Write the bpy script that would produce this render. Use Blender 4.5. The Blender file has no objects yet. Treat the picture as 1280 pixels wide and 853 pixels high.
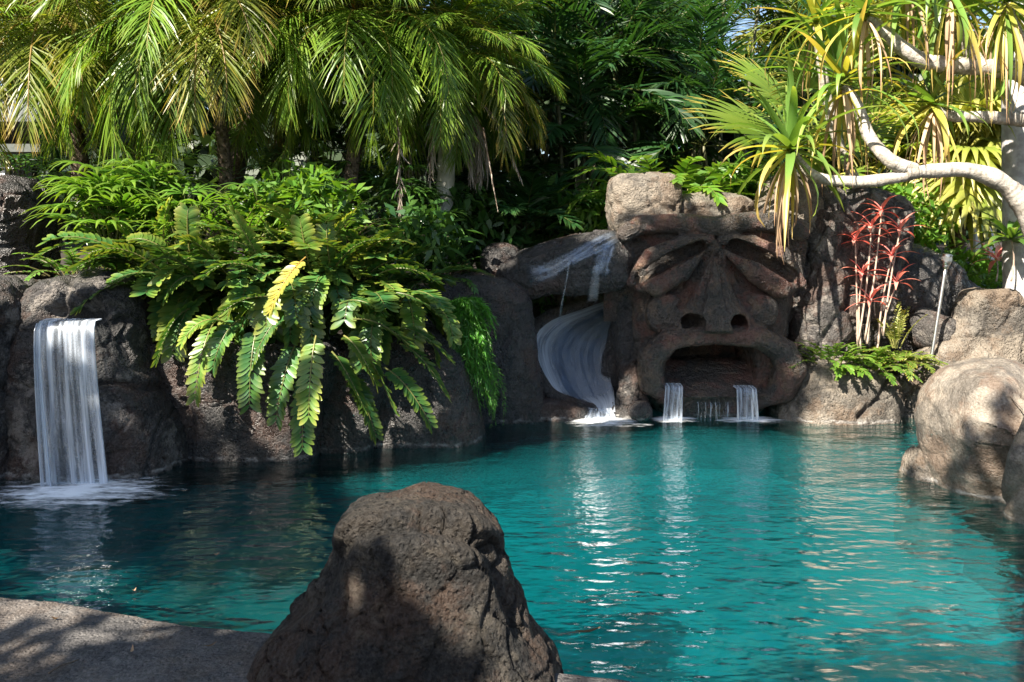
import bpy, math, random
import numpy as np
R = math.radians
random.seed(7)
rng = np.random.default_rng(11)
SC = bpy.context.scene
COL = SC.collection

# ------------------------------------------------------------------ camera, sky, sun, exposure
FPX, HZ, EYE = 995.0, 300.0, 1.8          # focal length and horizon row in photo pixels, eye height above the pool
cam = bpy.data.cameras.new('camera'); camo = bpy.data.objects.new('camera', cam); COL.objects.link(camo)
camo.location = (0, 0, EYE); camo.rotation_euler = (R(90), 0, 0)
cam.sensor_width = 36; cam.lens = 36 * FPX / 1280; cam.shift_y = (HZ - 426.5) / 1280
cam.clip_end = 2000; cam.clip_start = .05
SC.camera = camo
SUN = np.array((-.46, -.57, .68)); SUN /= np.linalg.norm(SUN)      # towards the sun
w = bpy.data.worlds.new('World'); SC.world = w; w.use_nodes = True
nt = w.node_tree; bg = nt.nodes['Background']
sky = nt.nodes.new('ShaderNodeTexSky'); sky.sky_type = 'NISHITA'; sky.sun_disc = False
sky.sun_elevation = math.asin(SUN[2]); sky.sun_rotation = math.atan2(SUN[0], SUN[1])
nt.links.new(sky.outputs[0], bg.inputs[0]); bg.inputs[1].default_value = .058
sl = bpy.data.lights.new('sun', 'SUN'); sl.energy = 5.0; sl.angle = R(.55); sl.color = (1, .92, .79)
so = bpy.data.objects.new('sun', sl); COL.objects.link(so)
from mathutils import Vector
so.rotation_euler = Vector(SUN).to_track_quat('Z', 'Y').to_euler()
so.location = (-8, -2, 12)
vs = SC.view_settings; vs.view_transform = 'Standard'; vs.look = 'None'; vs.exposure = 1.95; vs.gamma = 1; vs.use_curve_mapping = False
cy = SC.cycles; cy.use_denoising = True; cy.max_bounces = 9; cy.diffuse_bounces = 3; cy.glossy_bounces = 4
cy.transmission_bounces = 6; cy.transparent_max_bounces = 24; cy.caustics_reflective = False; cy.caustics_refractive = False
cy.sample_clamp_indirect = 6

# ------------------------------------------------------------------ photo pixel at a depth -> point
def P(px, py, Y): return np.array(((px - 640) / FPX * Y, Y, EYE - (py - HZ) / FPX * Y))
def W(px, py):
    Y = EYE * FPX / (py - HZ); return P(px, py, Y)

# ------------------------------------------------------------------ noise
_prm = np.random.default_rng(3).permutation(256); _prm = np.concatenate([_prm, _prm])
_g = np.random.default_rng(5).normal(size=(256, 3)); _g /= np.linalg.norm(_g, axis=1)[:, None]
def _h(i): return _prm[_prm[_prm[i[..., 0] & 255] + (i[..., 1] & 255)] + (i[..., 2] & 255)]
def perlin(p):
    i = np.floor(p).astype(np.int64); f = p - i; u = f * f * f * (f * (f * 6 - 15) + 10); out = 0
    for a in (0, 1):
        for b in (0, 1):
            for c in (0, 1):
                o = np.array((a, b, c)); g = _g[_h(i + o)]
                wgt = np.prod(np.where(o == 1, u, 1 - u), axis=-1)
                out = out + wgt * np.einsum('...k,...k', g, f - o)
    return out
def fbm(p, oct=4, lac=2.1, gain=.5):
    s = 0; a = 1
    for k in range(oct): s = s + a * perlin(p + 17.3 * k); p = p * lac; a *= gain
    return s
def worley(p):
    i = np.floor(p).astype(np.int64); f1 = np.full(p.shape[0], 9.); f2 = f1.copy()
    rr = np.random.default_rng(9).random((256, 3))
    for a in (-1, 0, 1):
        for b in (-1, 0, 1):
            for c in (-1, 0, 1):
                o = i + np.array((a, b, c)); d = np.linalg.norm(o + rr[_h(o)] - p, axis=1)
                f2 = np.minimum(f2, np.maximum(f1, d)); f1 = np.minimum(f1, d)
    return f1, f2

# ------------------------------------------------------------------ objects
ORIG = {}
def mkmesh(name, V, F, mat, attr=None, uv=None, smooth=True):
    V = np.asarray(V, np.float32); F = np.asarray(F, np.int32)
    me = bpy.data.meshes.new(name); n, m, k = len(V), len(F), F.shape[1]
    me.vertices.add(n); me.vertices.foreach_set('co', V.ravel())
    me.loops.add(m * k); me.loops.foreach_set('vertex_index', F.ravel())
    me.polygons.add(m); me.polygons.foreach_set('loop_start', np.arange(m, dtype=np.int32) * k)
    if attr is not None:
        a = me.color_attributes.new('lf', 'FLOAT_COLOR', 'POINT')
        a.data.foreach_set('color', np.concatenate([np.asarray(attr, np.float32), np.ones((n, 1), np.float32)], 1).ravel())
    if uv is not None:
        u = me.uv_layers.new(name='uv'); u.data.foreach_set('uv', np.asarray(uv, np.float32)[F.ravel()].ravel())
    me.update(calc_edges=True)
    me.polygons.foreach_set('use_smooth', np.full(m, smooth))
    if mat: me.materials.append(mat)
    return me
def thing(name, label, cat, loc, group=None):
    o = bpy.data.objects.new(name, None); COL.objects.link(o); o.empty_display_size = .1
    loc = np.asarray(loc, float); o.location = loc; ORIG[o.name] = loc
    o['label'] = label; o['category'] = cat
    if group: o['group'] = group
    return o
def obj(name, VF, mat, parent=None, label=None, cat=None, group=None, kind=None, attr=None, uv=None, smooth=True, origin=None):
    V, F = VF[0], VF[1]
    if attr is None and len(VF) > 2: attr = VF[2]
    V = np.asarray(V, float)
    if parent is not None: org = ORIG[parent.name]
    elif origin is not None: org = np.asarray(origin, float)
    else: org = np.array((V[:, 0].mean(), V[:, 1].mean(), V[:, 2].min()))
    o = bpy.data.objects.new(name, mkmesh(name, V - org, F, mat, attr, uv, smooth)); COL.objects.link(o)
    ORIG[o.name] = org
    if parent is not None: o.parent = parent
    else: o.location = org
    if label: o['label'] = label
    if cat: o['category'] = cat
    if group: o['group'] = group
    if kind: o['kind'] = kind
    return o
def join(*parts):
    Vs, Fs, As, n = [], [], [], 0
    for p in parts:
        Vs.append(p[0]); Fs.append(np.asarray(p[1]) + n); n += len(p[0])
        As.append(p[2] if len(p) > 2 else np.zeros((len(p[0]), 3)))
    return np.concatenate(Vs), np.concatenate(Fs), np.concatenate(As)
def box(c, s):
    c = np.asarray(c, float); s = np.asarray(s, float) / 2
    V = np.array([c + s * (a, b, d) for a in (-1, 1) for b in (-1, 1) for d in (-1, 1)])
    return V, np.array([(0, 1, 3, 2), (4, 6, 7, 5), (0, 4, 5, 1), (2, 3, 7, 6), (0, 2, 6, 4), (1, 5, 7, 3)]), np.zeros((8, 3))
def nrm(v): return v / np.maximum(np.linalg.norm(v, axis=-1, keepdims=True), 1e-9)
def spline(pts, n):
    pts = np.asarray(pts, float); k = len(pts)
    if k == 2: return pts[0] + np.linspace(0, 1, n)[:, None] * (pts[1] - pts[0])
    e = np.concatenate([[2 * pts[0] - pts[1]], pts, [2 * pts[-1] - pts[-2]]])
    t = np.linspace(0, k - 1 - 1e-6, n); i = t.astype(int); f = (t - i)[:, None]
    a, b, c, d = e[i], e[i + 1], e[i + 2], e[i + 3]
    return .5 * (2 * b + (c - a) * f + (2 * a - 5 * b + 4 * c - d) * f * f + (3 * b - a - 3 * c + d) * f ** 3)
def tube(path, rad, ns=8, n=None, bcol=(0, 0, 0), cap=True, wob=0):
    path = spline(path, n) if n else np.asarray(path, float)
    m = len(path); rad = np.interp(np.linspace(0, 1, m), np.linspace(0, 1, len(np.atleast_1d(rad))), np.atleast_1d(rad))
    T = nrm(np.gradient(path, axis=0)); ref = np.array((.13, 1., .21)) if abs(T[0][1]) < .8 else np.array((1., .1, .2))
    A = nrm(np.cross(T, ref)); B = np.cross(T, A)
    th = np.linspace(0, 2 * np.pi, ns, endpoint=False)
    rr = rad[:, None, None]
    if wob: rr = rr * (1 + wob * rng.normal(size=(m, ns, 1)))
    V = path[:, None] + rr * (np.cos(th)[None, :, None] * A[:, None] + np.sin(th)[None, :, None] * B[:, None])
    V = V.reshape(-1, 3); i = np.arange(m - 1)[:, None] * ns; j = np.arange(ns)[None]; j2 = (j + 1) % ns
    F = np.stack([i + j, i + j2, i + ns + j2, i + ns + j], -1).reshape(-1, 4)
    if cap:
        b = len(V); V = np.concatenate([V, path[:1], path[-1:]])
        ja = np.arange(0, ns, 2)
        F = np.concatenate([F, np.stack([np.full(len(ja), b), (ja + 2) % ns, ja + 1, ja], -1),
                            np.stack([np.full(len(ja), b + 1), (m - 1) * ns + ja, (m - 1) * ns + ja + 1, (m - 1) * ns + (ja + 2) % ns], -1)])
    return V, F, np.tile(np.array(bcol, float), (len(V), 1))

# ------------------------------------------------------------------ surface nets
def surfnet(f, org, h):
    s = f < 0; nx, ny, nz = f.shape
    acc = np.zeros((nx - 1, ny - 1, nz - 1, 3), np.float32); cnt = np.zeros((nx - 1, ny - 1, nz - 1), np.int8)
    def sl(a, n, d): return slice(a, n - 1 + a)
    for ax in range(3):
        o1, o2 = [k for k in range(3) if k != ax]
        for a in (0, 1):
            for b in (0, 1):
                lo = [0, 0, 0]; lo[o1] = a; lo[o2] = b; hi = list(lo); hi[ax] = 1
                A = f[tuple(slice(l, l + n - 1) for l, n in zip(lo, f.shape))]; B = f[tuple(slice(l, l + n - 1) for l, n in zip(hi, f.shape))]
                m = (A < 0) != (B < 0)
                t = np.where(m, A / np.where(m, A - B, 1), 0)
                cnt += m
                acc[..., ax] += t; acc[..., o1] += m * a; acc[..., o2] += m * b
    act = cnt > 0; idx = np.full(act.shape, -1, np.int64); idx[act] = np.arange(act.sum())
    cell = np.argwhere(act); V = (cell + acc[act] / cnt[act][:, None]) * h + org
    Fs = []
    for ax in range(3):
        o1, o2 = [(1, 2), (2, 0), (0, 1)][ax]
        lo = [slice(1, -1)] * 3; lo[ax] = slice(0, -1); hi = list(lo); hi[ax] = slice(1, None)
        A = s[tuple(lo)]; B = s[tuple(hi)]; e = np.argwhere(A != B)
        if not len(e): continue
        flip = A[tuple(e.T)]
        for k in range(3):
            if k != ax: e[:, k] += 1
        def q(d1, d2):
            c = e.copy(); c[:, o1] += d1; c[:, o2] += d2; return idx[tuple(c.T)]
        Q = np.stack([q(-1, -1), q(0, -1), q(0, 0), q(-1, 0)], 1)
        Q[~flip] = Q[~flip][:, ::-1]; Fs.append(Q)
    return V, np.concatenate(Fs)
def vnormals(V, F):
    n = np.cross(V[F[:, 2]] - V[F[:, 0]], V[F[:, 3]] - V[F[:, 1]]); N = np.zeros_like(V)
    for k in range(4): np.add.at(N, F[:, k], n)
    return nrm(N)
def smin(a, b, k): h = np.clip(.5 + .5 * (b - a) / k, 0, 1); return b + (a - b) * h - k * h * (1 - h)
def smax(a, b, k): return -smin(-a, -b, k)
def polydist(px, py, pts):
    d = np.full(px.shape, 1e9)
    for (x0, y0), (x1, y1) in zip(pts[:-1], pts[1:]):
        dx, dy = x1 - x0, y1 - y0; t = np.clip(((px - x0) * dx + (py - y0) * dy) / (dx * dx + dy * dy + 1e-9), 0, 1)
        d = np.minimum(d, np.hypot(px - x0 - t * dx, py - y0 - t * dy))
    return d
def roughen(V, F, seed, amp=.03, freq=2.5, fine=.006, facet=.03, ffreq=3., creases=()):
    off = np.array((seed * 3.7, seed * 1.3, seed * 7.1))
    N = vnormals(V, F); q = V + off
    wq = q + .12 * np.stack([perlin(q * 3 + 40), perlin(q * 3 + 80), perlin(q * 3 + 120)], 1)
    f1, f2 = worley(wq * ffreq)
    d = amp * fbm(q * freq, 4) + facet * (f1 - .55) + fine * fbm(q * 16, 3) + .35 * amp * np.abs(fbm(q * freq * 2.7 + 60, 3)) * -1
    d -= facet * .6 * np.exp(-((f2 - f1) / .05) ** 2)
    V2 = V + N * d[:, None]
    px = 640 + V2[:, 0] * FPX / V2[:, 1]; py = HZ - (V2[:, 2] - EYE) * FPX / V2[:, 1]
    wob = 5 * perlin(q * 5 + 9); front = np.clip(-N[:, 1] * 2 + .6, 0, 1)
    for pts, r, dep in creases:
        dd = polydist(px + wob, py - wob, pts)
        V2 = V2 - N * (dep * front * np.exp(-(dd / r) ** 2))[:, None]
    return V2, F
def grid(lo, hi, h):
    lo = np.asarray(lo) - 3 * h; hi = np.asarray(hi) + 3 * h
    ax = [np.arange(a, b, h, dtype=np.float32) for a, b in zip(lo, hi)]
    return np.meshgrid(*ax, indexing='ij'), lo

# ------------------------------------------------------------------ materials
class NB:
    def __init__(s, name):
        s.m = bpy.data.materials.new(name); s.m.use_nodes = True; s.t = s.m.node_tree; s.t.nodes.clear()
        s.out = s.n('ShaderNodeOutputMaterial')
    def n(s, typ, ins=None, **kw):
        x = s.t.nodes.new(typ)
        for k, v in kw.items(): setattr(x, k, v)
        for k, v in (ins or {}).items(): s.set(x.inputs[k], v)
        return x
    def set(s, sock, v):
        if isinstance(v, bpy.types.NodeSocket): s.t.links.new(v, sock)
        elif isinstance(v, bpy.types.Node): s.t.links.new(v.outputs[0], sock)
        elif isinstance(v, (tuple, list)) and len(v) == 3 and sock.type == 'RGBA': sock.default_value = (*v, 1)
        else: sock.default_value = v
    def mix(s, f, a, b, mode='MIX'):
        x = s.n('ShaderNodeMix', data_type='RGBA', blend_type=mode); s.set(x.inputs[0], f); s.set(x.inputs[6], a); s.set(x.inputs[7], b)
        return x.outputs[2]
    def math(s, op, a, b=0., c=0.):
        x = s.n('ShaderNodeMath', operation=op); s.set(x.inputs[0], a); s.set(x.inputs[1], b); s.set(x.inputs[2], c); return x.outputs[0]
    def ramp(s, v, a, b, lo=0., hi=1.):
        x = s.n('ShaderNodeMapRange', interpolation_type='SMOOTHSTEP'); s.set(x.inputs[0], v)
        for k, q in zip((1, 2, 3, 4), (a, b, lo, hi)): s.set(x.inputs[k], q)
        return x.outputs[0]
    def noise(s, vec, scale, detail=4., rough=.55):
        x = s.n('ShaderNodeTexNoise', {'Scale': scale, 'Detail': detail, 'Roughness': rough})
        if vec is not None: s.set(x.inputs['Vector'], vec)
        return x.outputs[0]
def leaf_mat(name, a, b, tip=None, t0=.5, t1=1., tamt=1., stalk=None, rough=.38, tr=.32, trc=None, spec=.5):
    k = NB(name); at = k.n('ShaderNodeAttribute', attribute_name='lf'); sp = k.n('ShaderNodeSeparateColor', {0: at.outputs[0]})
    oi = k.n('ShaderNodeObjectInfo').outputs['Random']
    c = k.mix(k.math('FRACT', k.math('ADD', sp.outputs[1], oi)), a, b)
    if tip: c = k.mix(k.math('MULTIPLY', k.ramp(sp.outputs[0], t0, t1), tamt), c, tip)
    if stalk: c = k.mix(sp.outputs[2], c, stalk)
    hv = k.n('ShaderNodeHueSaturation', {'Color': c, 'Value': k.math('MULTIPLY_ADD', oi, .5, .75)})
    p = k.n('ShaderNodeBsdfPrincipled', {'Base Color': hv.outputs[0], 'Roughness': rough, 'Specular IOR Level': spec})
    g = k.mix(1., hv.outputs[0], trc or (2.2, 2.0, .8), 'MULTIPLY')
    t = k.n('ShaderNodeBsdfTranslucent', {'Color': g})
    mx = k.n('ShaderNodeMixShader', {0: tr, 1: p.outputs[0], 2: t.outputs[0]}); k.set(k.out.inputs[0], mx)
    return k.m
def rock_mat(name, c1, c2, stain, samt=.6, rough=.75, crust=.7, bump=1., pale=None, pamt=.4, spec=.35):
    k = NB(name); geo = k.n('ShaderNodeNewGeometry'); pos = geo.outputs['Position']
    oi = k.n('ShaderNodeObjectInfo').outputs['Random']
    v = k.n('ShaderNodeVectorMath', {0: pos, 1: (0, 0, 0)}, operation='ADD')
    k.set(v.inputs[1], k.n('ShaderNodeCombineXYZ', {0: k.math('MULTIPLY', oi, 40.), 1: k.math('MULTIPLY', oi, 17.)}))
    v = v.outputs[0]
    c = k.mix(k.ramp(k.noise(v, 2.2, 10, .7), .43, .57), c1, c2)
    c = k.mix(k.math('MULTIPLY', k.ramp(k.noise(v, 1.7, 10, .72), .48, .57), samt), c, stain)
    if pale: c = k.mix(k.math('MULTIPLY', k.ramp(k.noise(v, 4.1, 10, .75), .51, .60), pamt), c, pale)
    spk = k.noise(v, 60, 3, .7); c = k.mix(k.ramp(spk, .3, .72), k.mix(.24, c, (0, 0, 0)), k.mix(.07, c, (.8, .75, .7)))
    z = k.n('ShaderNodeSeparateXYZ', {0: pos}).outputs[2]
    if crust: # mineral line left by the pool
        zz = k.math('ADD', z, k.math('MULTIPLY', k.noise(v, 14, 4), -.07))
        band = k.math('MULTIPLY', k.ramp(zz, -.03, 0.), k.ramp(zz, .015, -.005))
        c = k.mix(k.math('MULTIPLY', k.math('MULTIPLY', band, crust), k.ramp(k.noise(v, 9, 5), .4, .6)), c, (.42, .40, .38))
    vor = k.n('ShaderNodeTexVoronoi', {'Vector': v, 'Scale': 46.})
    pit = k.ramp(vor.outputs[0], .05, .45)
    hgt = k.math('ADD', k.math('ADD', k.math('MULTIPLY', k.noise(v, 26, 10, .68), 1.3), k.math('MULTIPLY', k.noise(v, 8., 6, .6), 1.6)), k.math('MULTIPLY', pit, .35))
    b = k.n('ShaderNodeBump', {'Strength': .85 * bump, 'Distance': .045, 'Height': hgt})
    p = k.n('ShaderNodeBsdfPrincipled', {'Base Color': c, 'Roughness': k.ramp(k.noise(v, 11, 4), .3, .7, rough - .15, rough + .12), 'Specular IOR Level': spec, 'Normal': b})
    k.set(k.out.inputs[0], p); return k.m
def plain(name, a, b=None, scale=30., rough=.7, bump=.3, metal=0., dist=.01, stretch=None):
    k = NB(name); tc = k.n('ShaderNodeTexCoord').outputs['Object']
    if stretch: tc = k.n('ShaderNodeMapping', {0: tc, 3: stretch}).outputs[0]
    nz = k.noise(tc, scale, 6, .6); c = k.mix(k.ramp(nz, .35, .65), a, b or a)
    bp = k.n('ShaderNodeBump', {'Strength': bump, 'Distance': dist, 'Height': nz})
    p = k.n('ShaderNodeBsdfPrincipled', {'Base Color': c, 'Roughness': rough, 'Metallic': metal, 'Normal': bp})
    k.set(k.out.inputs[0], p); return k.m
M = {}
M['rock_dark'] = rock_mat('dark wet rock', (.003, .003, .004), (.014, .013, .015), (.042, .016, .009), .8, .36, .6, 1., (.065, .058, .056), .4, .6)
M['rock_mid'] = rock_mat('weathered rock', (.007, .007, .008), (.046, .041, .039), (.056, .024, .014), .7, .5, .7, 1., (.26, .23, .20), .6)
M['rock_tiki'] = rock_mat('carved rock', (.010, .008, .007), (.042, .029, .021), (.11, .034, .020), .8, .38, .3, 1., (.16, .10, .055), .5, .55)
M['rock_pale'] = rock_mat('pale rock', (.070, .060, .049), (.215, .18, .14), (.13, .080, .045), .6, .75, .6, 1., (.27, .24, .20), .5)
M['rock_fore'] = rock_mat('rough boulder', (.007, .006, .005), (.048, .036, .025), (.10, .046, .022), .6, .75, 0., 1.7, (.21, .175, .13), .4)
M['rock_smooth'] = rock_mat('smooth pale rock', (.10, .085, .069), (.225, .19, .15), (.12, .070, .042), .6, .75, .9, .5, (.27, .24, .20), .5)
M['deck'] = rock_mat('deck concrete', (.045, .043, .044), (.10, .093, .09), (.12, .085, .06), .45, .85, 0., .7, (.18, .17, .16), .4)
M['soil'] = plain('mulch soil', (.012, .009, .006), (.034, .024, .016), 9., .95, .8, dist=.05)
M['phoenix'] = leaf_mat('date palm frond', (.075, .16, .016), (.14, .215, .024), (.30, .25, .03), .7, 1.3, .6, (.24, .22, .05), .36, .30, spec=.35)
M['phoenix_old'] = leaf_mat('ageing date palm frond', (.12, .17, .02), (.18, .20, .03), (.36, .22, .05), .5, 1.15, .85, (.28, .2, .07), .4, .34)
M['dead'] = leaf_mat('dead frond', (.26, .21, .17), (.38, .32, .27), None, stalk=(.2, .14, .1), rough=.8, tr=.2, trc=(1.3, 1.2, 1.1))
M['zamia'] = leaf_mat('cardboard palm leaf', (.030, .10, .030), (.060, .14, .028), (.16, .20, .03), .4, 1.1, .7, (.12, .13, .04), .33, .22)
M['zamia_young'] = leaf_mat('young cardboard palm leaf', (.075, .165, .03), (.125, .20, .035), (.26, .25, .05), .4, 1.1, .7, (.2, .2, .06), .32, .28)
M['zamia_yellow'] = leaf_mat('yellowed cardboard palm leaf', (.25, .22, .035), (.33, .26, .05), (.13, .16, .03), .2, 1., .8, (.25, .16, .04), .4, .25, (1.5, 1.4, .8))
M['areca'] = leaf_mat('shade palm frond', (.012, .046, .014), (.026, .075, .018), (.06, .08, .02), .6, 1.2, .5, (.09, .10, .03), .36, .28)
M['bright'] = leaf_mat('bright foliage', (.06, .155, .018), (.10, .20, .024), (.17, .22, .03), .4, 1.1, .6, (.16, .17, .05), .34, .33)
M['lady'] = leaf_mat('lady palm leaf', (.065, .16, .028), (.11, .21, .04), (.16, .20, .05), .5, 1.1, .6, (.14, .12, .05), .34, .3)
M['fan'] = leaf_mat('fan palm leaf', (.09, .16, .02), (.14, .20, .03), (.45, .33, .07), .72, 1., .9, (.2, .2, .05), .36, .34)
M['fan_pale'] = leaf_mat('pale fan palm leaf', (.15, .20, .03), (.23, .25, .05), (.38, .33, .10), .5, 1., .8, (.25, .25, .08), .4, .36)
M['pandan'] = leaf_mat('screw pine leaf', (.09, .19, .035), (.15, .24, .05), (.30, .30, .06), .6, 1.15, .7, None, .33, .3)
M['pandan_old'] = leaf_mat('yellowed screw pine leaf', (.26, .29, .05), (.34, .32, .06), (.42, .30, .10), .3, .9, .9, None, .4, .34)
M['straw'] = leaf_mat('dry straw leaf', (.36, .24, .14), (.48, .36, .24), (.30, .17, .09), .3, 1., .8, None, .7, .25, (1.3, 1.2, 1.))
M['ti_red'] = leaf_mat('red ti leaf', (.70, .20, .18), (.78, .36, .30), (.55, .25, .15), .5, 1.1, .6, (.25, .12, .08), .36, .3, (1.6, 1.0, .8))
M['ti_green'] = leaf_mat('green ti leaf', (.07, .16, .03), (.13, .20, .04), (.3, .14, .05), .6, 1.1, .5, (.2, .2, .06), .36, .32)
M['asparagus'] = leaf_mat('asparagus fern', (.05, .20, .02), (.08, .25, .026), (.09, .21, .03), .4, 1.1, .6, (.09, .13, .03), .45, .35)
M['bush'] = leaf_mat('broad leaf bush', (.032, .10, .024), (.075, .16, .028), (.08, .13, .02), .5, 1.2, .4, (.08, .07, .03), .33, .28)
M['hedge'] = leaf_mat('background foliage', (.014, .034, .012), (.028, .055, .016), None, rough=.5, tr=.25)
M['palm_trunk'] = plain('shaggy palm trunk', (.06, .042, .028), (.17, .125, .085), 40., .9, .8, dist=.02)
M['pale_trunk'] = plain('pale ringed palm trunk', (.34, .35, .30), (.52, .50, .43), 9., .8, .5, dist=.02)
M['stem'] = plain('palm cane', (.07, .075, .035), (.14, .13, .07), 20., .6, .3)
M['pan_bark'] = plain('grey screw pine bark', (.34, .30, .26), (.52, .47, .42), 26., .8, .5, dist=.01)
k = NB('ringed screw pine bark'); at = k.n('ShaderNodeAttribute', attribute_name='lf'); sp = k.n('ShaderNodeSeparateColor', {0: at.outputs[0]}); pos = k.n('ShaderNodeNewGeometry').outputs['Position']
c = k.mix(k.ramp(k.noise(pos, 9., 8, .7), .4, .6), (.26, .23, .19), (.46, .42, .37)); c = k.mix(k.math('MULTIPLY', k.ramp(k.noise(pos, 30., 6, .7), .5, .65), .5), c, (.12, .10, .08)); c = k.mix(k.math('MULTIPLY', sp.outputs[0], .6), c, (.10, .085, .07))
bp = k.n('ShaderNodeBump', {'Strength': .8, 'Distance': .012, 'Height': k.math('SUBTRACT', k.noise(pos, 40., 6, .65), k.math('MULTIPLY', sp.outputs[0], .5))})
k.set(k.out.inputs[0], k.n('ShaderNodeBsdfPrincipled', {'Base Color': c, 'Roughness': .8, 'Normal': bp})); M['pan_bark'] = k.m
M['grey_trunk'] = plain('smooth grey trunk', (.32, .30, .29), (.48, .46, .44), 12., .85, .5, dist=.02)
M['ti_stem'] = plain('ti cane', (.30, .22, .17), (.42, .33, .26), 40., .7, .3)
M['steel'] = plain('brushed steel', (.55, .54, .52), (.7, .69, .66), 60., .35, .1, 1.)
M['lamp_glass'] = plain('frosted lamp lens', (.75, .72, .62), (.85, .82, .72), 40., .25, .1)
M['slide_paint'] = plain('slide shell', (.03, .055, .10), (.06, .10, .17), 5., .4, .1)
M['white_paint'] = plain('white paint', (.72, .72, .70), (.8, .8, .78), 20., .5, .1)
M['dark_paint'] = plain('dark green paint', (.05, .06, .05), (.08, .09, .08), 20., .6, .1)
M['shingle'] = plain('grey roof', (.10, .11, .115), (.16, .17, .17), 14., .8, .4)

# ------------------------------------------------------------------ pool outline, ground, basin, water
OUT = [W(-330, 640)[:2], W(0, 606)[:2], W(235, 583)[:2], W(400, 574)[:2], W(465, 569)[:2], W(600, 544)[:2], W(690, 528)[:2], W(800, 522)[:2], W(960, 522)[:2],
       W(1150, 522)[:2], (4.3, 7.2), (3.35, 6.2), (3.1, 5.2), (3.5, 4.6), (5.2, 4.1), (5.6, 2.7), (3.2, 2.45), (1.6, 2.62), (.75, 2.86), (.1, 3.12), (-.6, 3.3),
       P(310, 775, 3.43)[:2], P(160, 752, 3.62)[:2], P(0, 735, 3.77)[:2], (-3.2, 4.0), (-4.6, 4.35)]
OUT = np.array(OUT)
def sdpoly(X, Y, poly):
    d = np.full(X.shape, 1e9); ins = np.zeros(X.shape, bool); n = len(poly)
    for i in range(n):
        (x0, y0), (x1, y1) = poly[i], poly[(i + 1) % n]; dx, dy = x1 - x0, y1 - y0
        t = np.clip(((X - x0) * dx + (Y - y0) * dy) / (dx * dx + dy * dy), 0, 1)
        d = np.minimum(d, np.hypot(X - x0 - t * dx, Y - y0 - t * dy))
        c = ((y0 > Y) != (y1 > Y)) & (X < (x1 - x0) * (Y - y0) / (y1 - y0 + 1e-12) + x0); ins ^= c
    return np.where(ins, -d, d)
def sst(x, a, b): t = np.clip((x - a) / (b - a), 0, 1); return t * t * (3 - 2 * t)
def ground_z(X, Y):
    d = sdpoly(X, Y, OUT)
    hi = .95 + .06 * np.clip(d - 1.5, 0, 14)
    back = sst(Y - .10 * np.abs(X), 3.6, 5.4)
    h = np.where(d > 0, -.35 + (hi * back + .05 * (1 - back) + .35) * sst(d, .25, 1.5), -.35 - 1.5 * sst(-d, -.2, .3))
    return h + .03 * perlin(np.stack([X * .9, Y * .9, X * 0], -1))
def gz(x, y): return float(ground_z(np.array([x]), np.array([y]))[0])
def sheet(xs, ys, zf):
    X, Y = np.meshgrid(xs, ys, indexing='ij'); Z = zf(X, Y); n, m = X.shape
    i = np.arange(n - 1)[:, None] * m; j = np.arange(m - 1)[None]
    return np.stack([X, Y, Z], -1).reshape(-1, 3), np.stack([i + j, i + m + j, i + m + j + 1, i + j + 1], -1).reshape(-1, 4)
far = np.array([16, 22, 32, 50, 90, 180, 400.])
xs = np.concatenate([-far[::-1], np.linspace(-12, 12, 121), far]); ys = np.concatenate([-far[::-1], np.linspace(-8, 18, 131), far + 8])
obj('ground', sheet(xs, ys, ground_z), M['soil'], kind='structure', origin=(0, 0, 0))

k = NB('pool plaster'); pos = k.n('ShaderNodeNewGeometry').outputs['Position']
c = k.mix(k.ramp(k.noise(pos, 1.6, 6), .35, .65), (.11, .41, .39), (.19, .52, .49))
c = k.mix(k.ramp(k.noise(pos, 3., 4), .5, .8), c, (.07, .24, .25))
p = k.n('ShaderNodeBsdfPrincipled', {'Base Color': c, 'Roughness': .8}); k.set(k.out.inputs[0], p); M['plaster'] = k.m
def basin(X, Y): d = sdpoly(X, Y, OUT); return -.09 - .45 * sst(-d, -.62, -.1) - .3 * sst(-d, -.1, 1.6) + .06 * perlin(np.stack([X * .8, Y * .8, 0 * X], -1))
obj('pool_floor', sheet(np.linspace(-6, 6.4, 94), np.linspace(2, 8.6, 52), basin), M['plaster'], kind='structure', origin=(0, 0, 0))

k = NB('pool water'); pos = k.n('ShaderNodeNewGeometry').outputs['Position']
mp = k.n('ShaderNodeMapping', {0: pos, 3: (1., 1.9, 1.)}).outputs[0]
n1 = k.noise(mp, 3.8, 2, .5); n2 = k.noise(mp, 11., 3, .5); n3 = k.noise(mp, 24., 2, .5)
sy = k.n('ShaderNodeSeparateXYZ', {0: pos})
rough_zone = k.ramp(k.n('ShaderNodeVectorMath', {0: pos, 1: (.8, 7.2, 0)}, operation='DISTANCE').outputs['Value'], 3.0, .8)   # choppier below the falls
calm = k.ramp(sy.outputs[0], -3.2, .6, .45, 1.)
hh = k.math('ADD', k.math('MULTIPLY', n1, 1.), k.math('MULTIPLY', n2, .20))
hh = k.math('MULTIPLY', hh, calm)
hh = k.math('ADD', hh, k.math('MULTIPLY', n3, k.math('MULTIPLY_ADD', rough_zone, .48, .035)))
bp = k.n('ShaderNodeBump', {'Strength': 1., 'Distance': .06, 'Height': hh})
fr = k.n('ShaderNodeFresnel', {'IOR': 1.33, 'Normal': bp})
tr = k.n('ShaderNodeMixShader', {0: .6, 1: k.n('ShaderNodeBsdfTransparent', {'Color': (.62, .86, .88)}), 2: k.n('ShaderNodeBsdfRefraction', {'Color': (.62, .86, .88), 'Roughness': .06, 'IOR': 1.33, 'Normal': bp})})
gl = k.n('ShaderNodeBsdfGlossy', {'Color': (1, 1, 1), 'Roughness': .04, 'Normal': bp})
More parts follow.
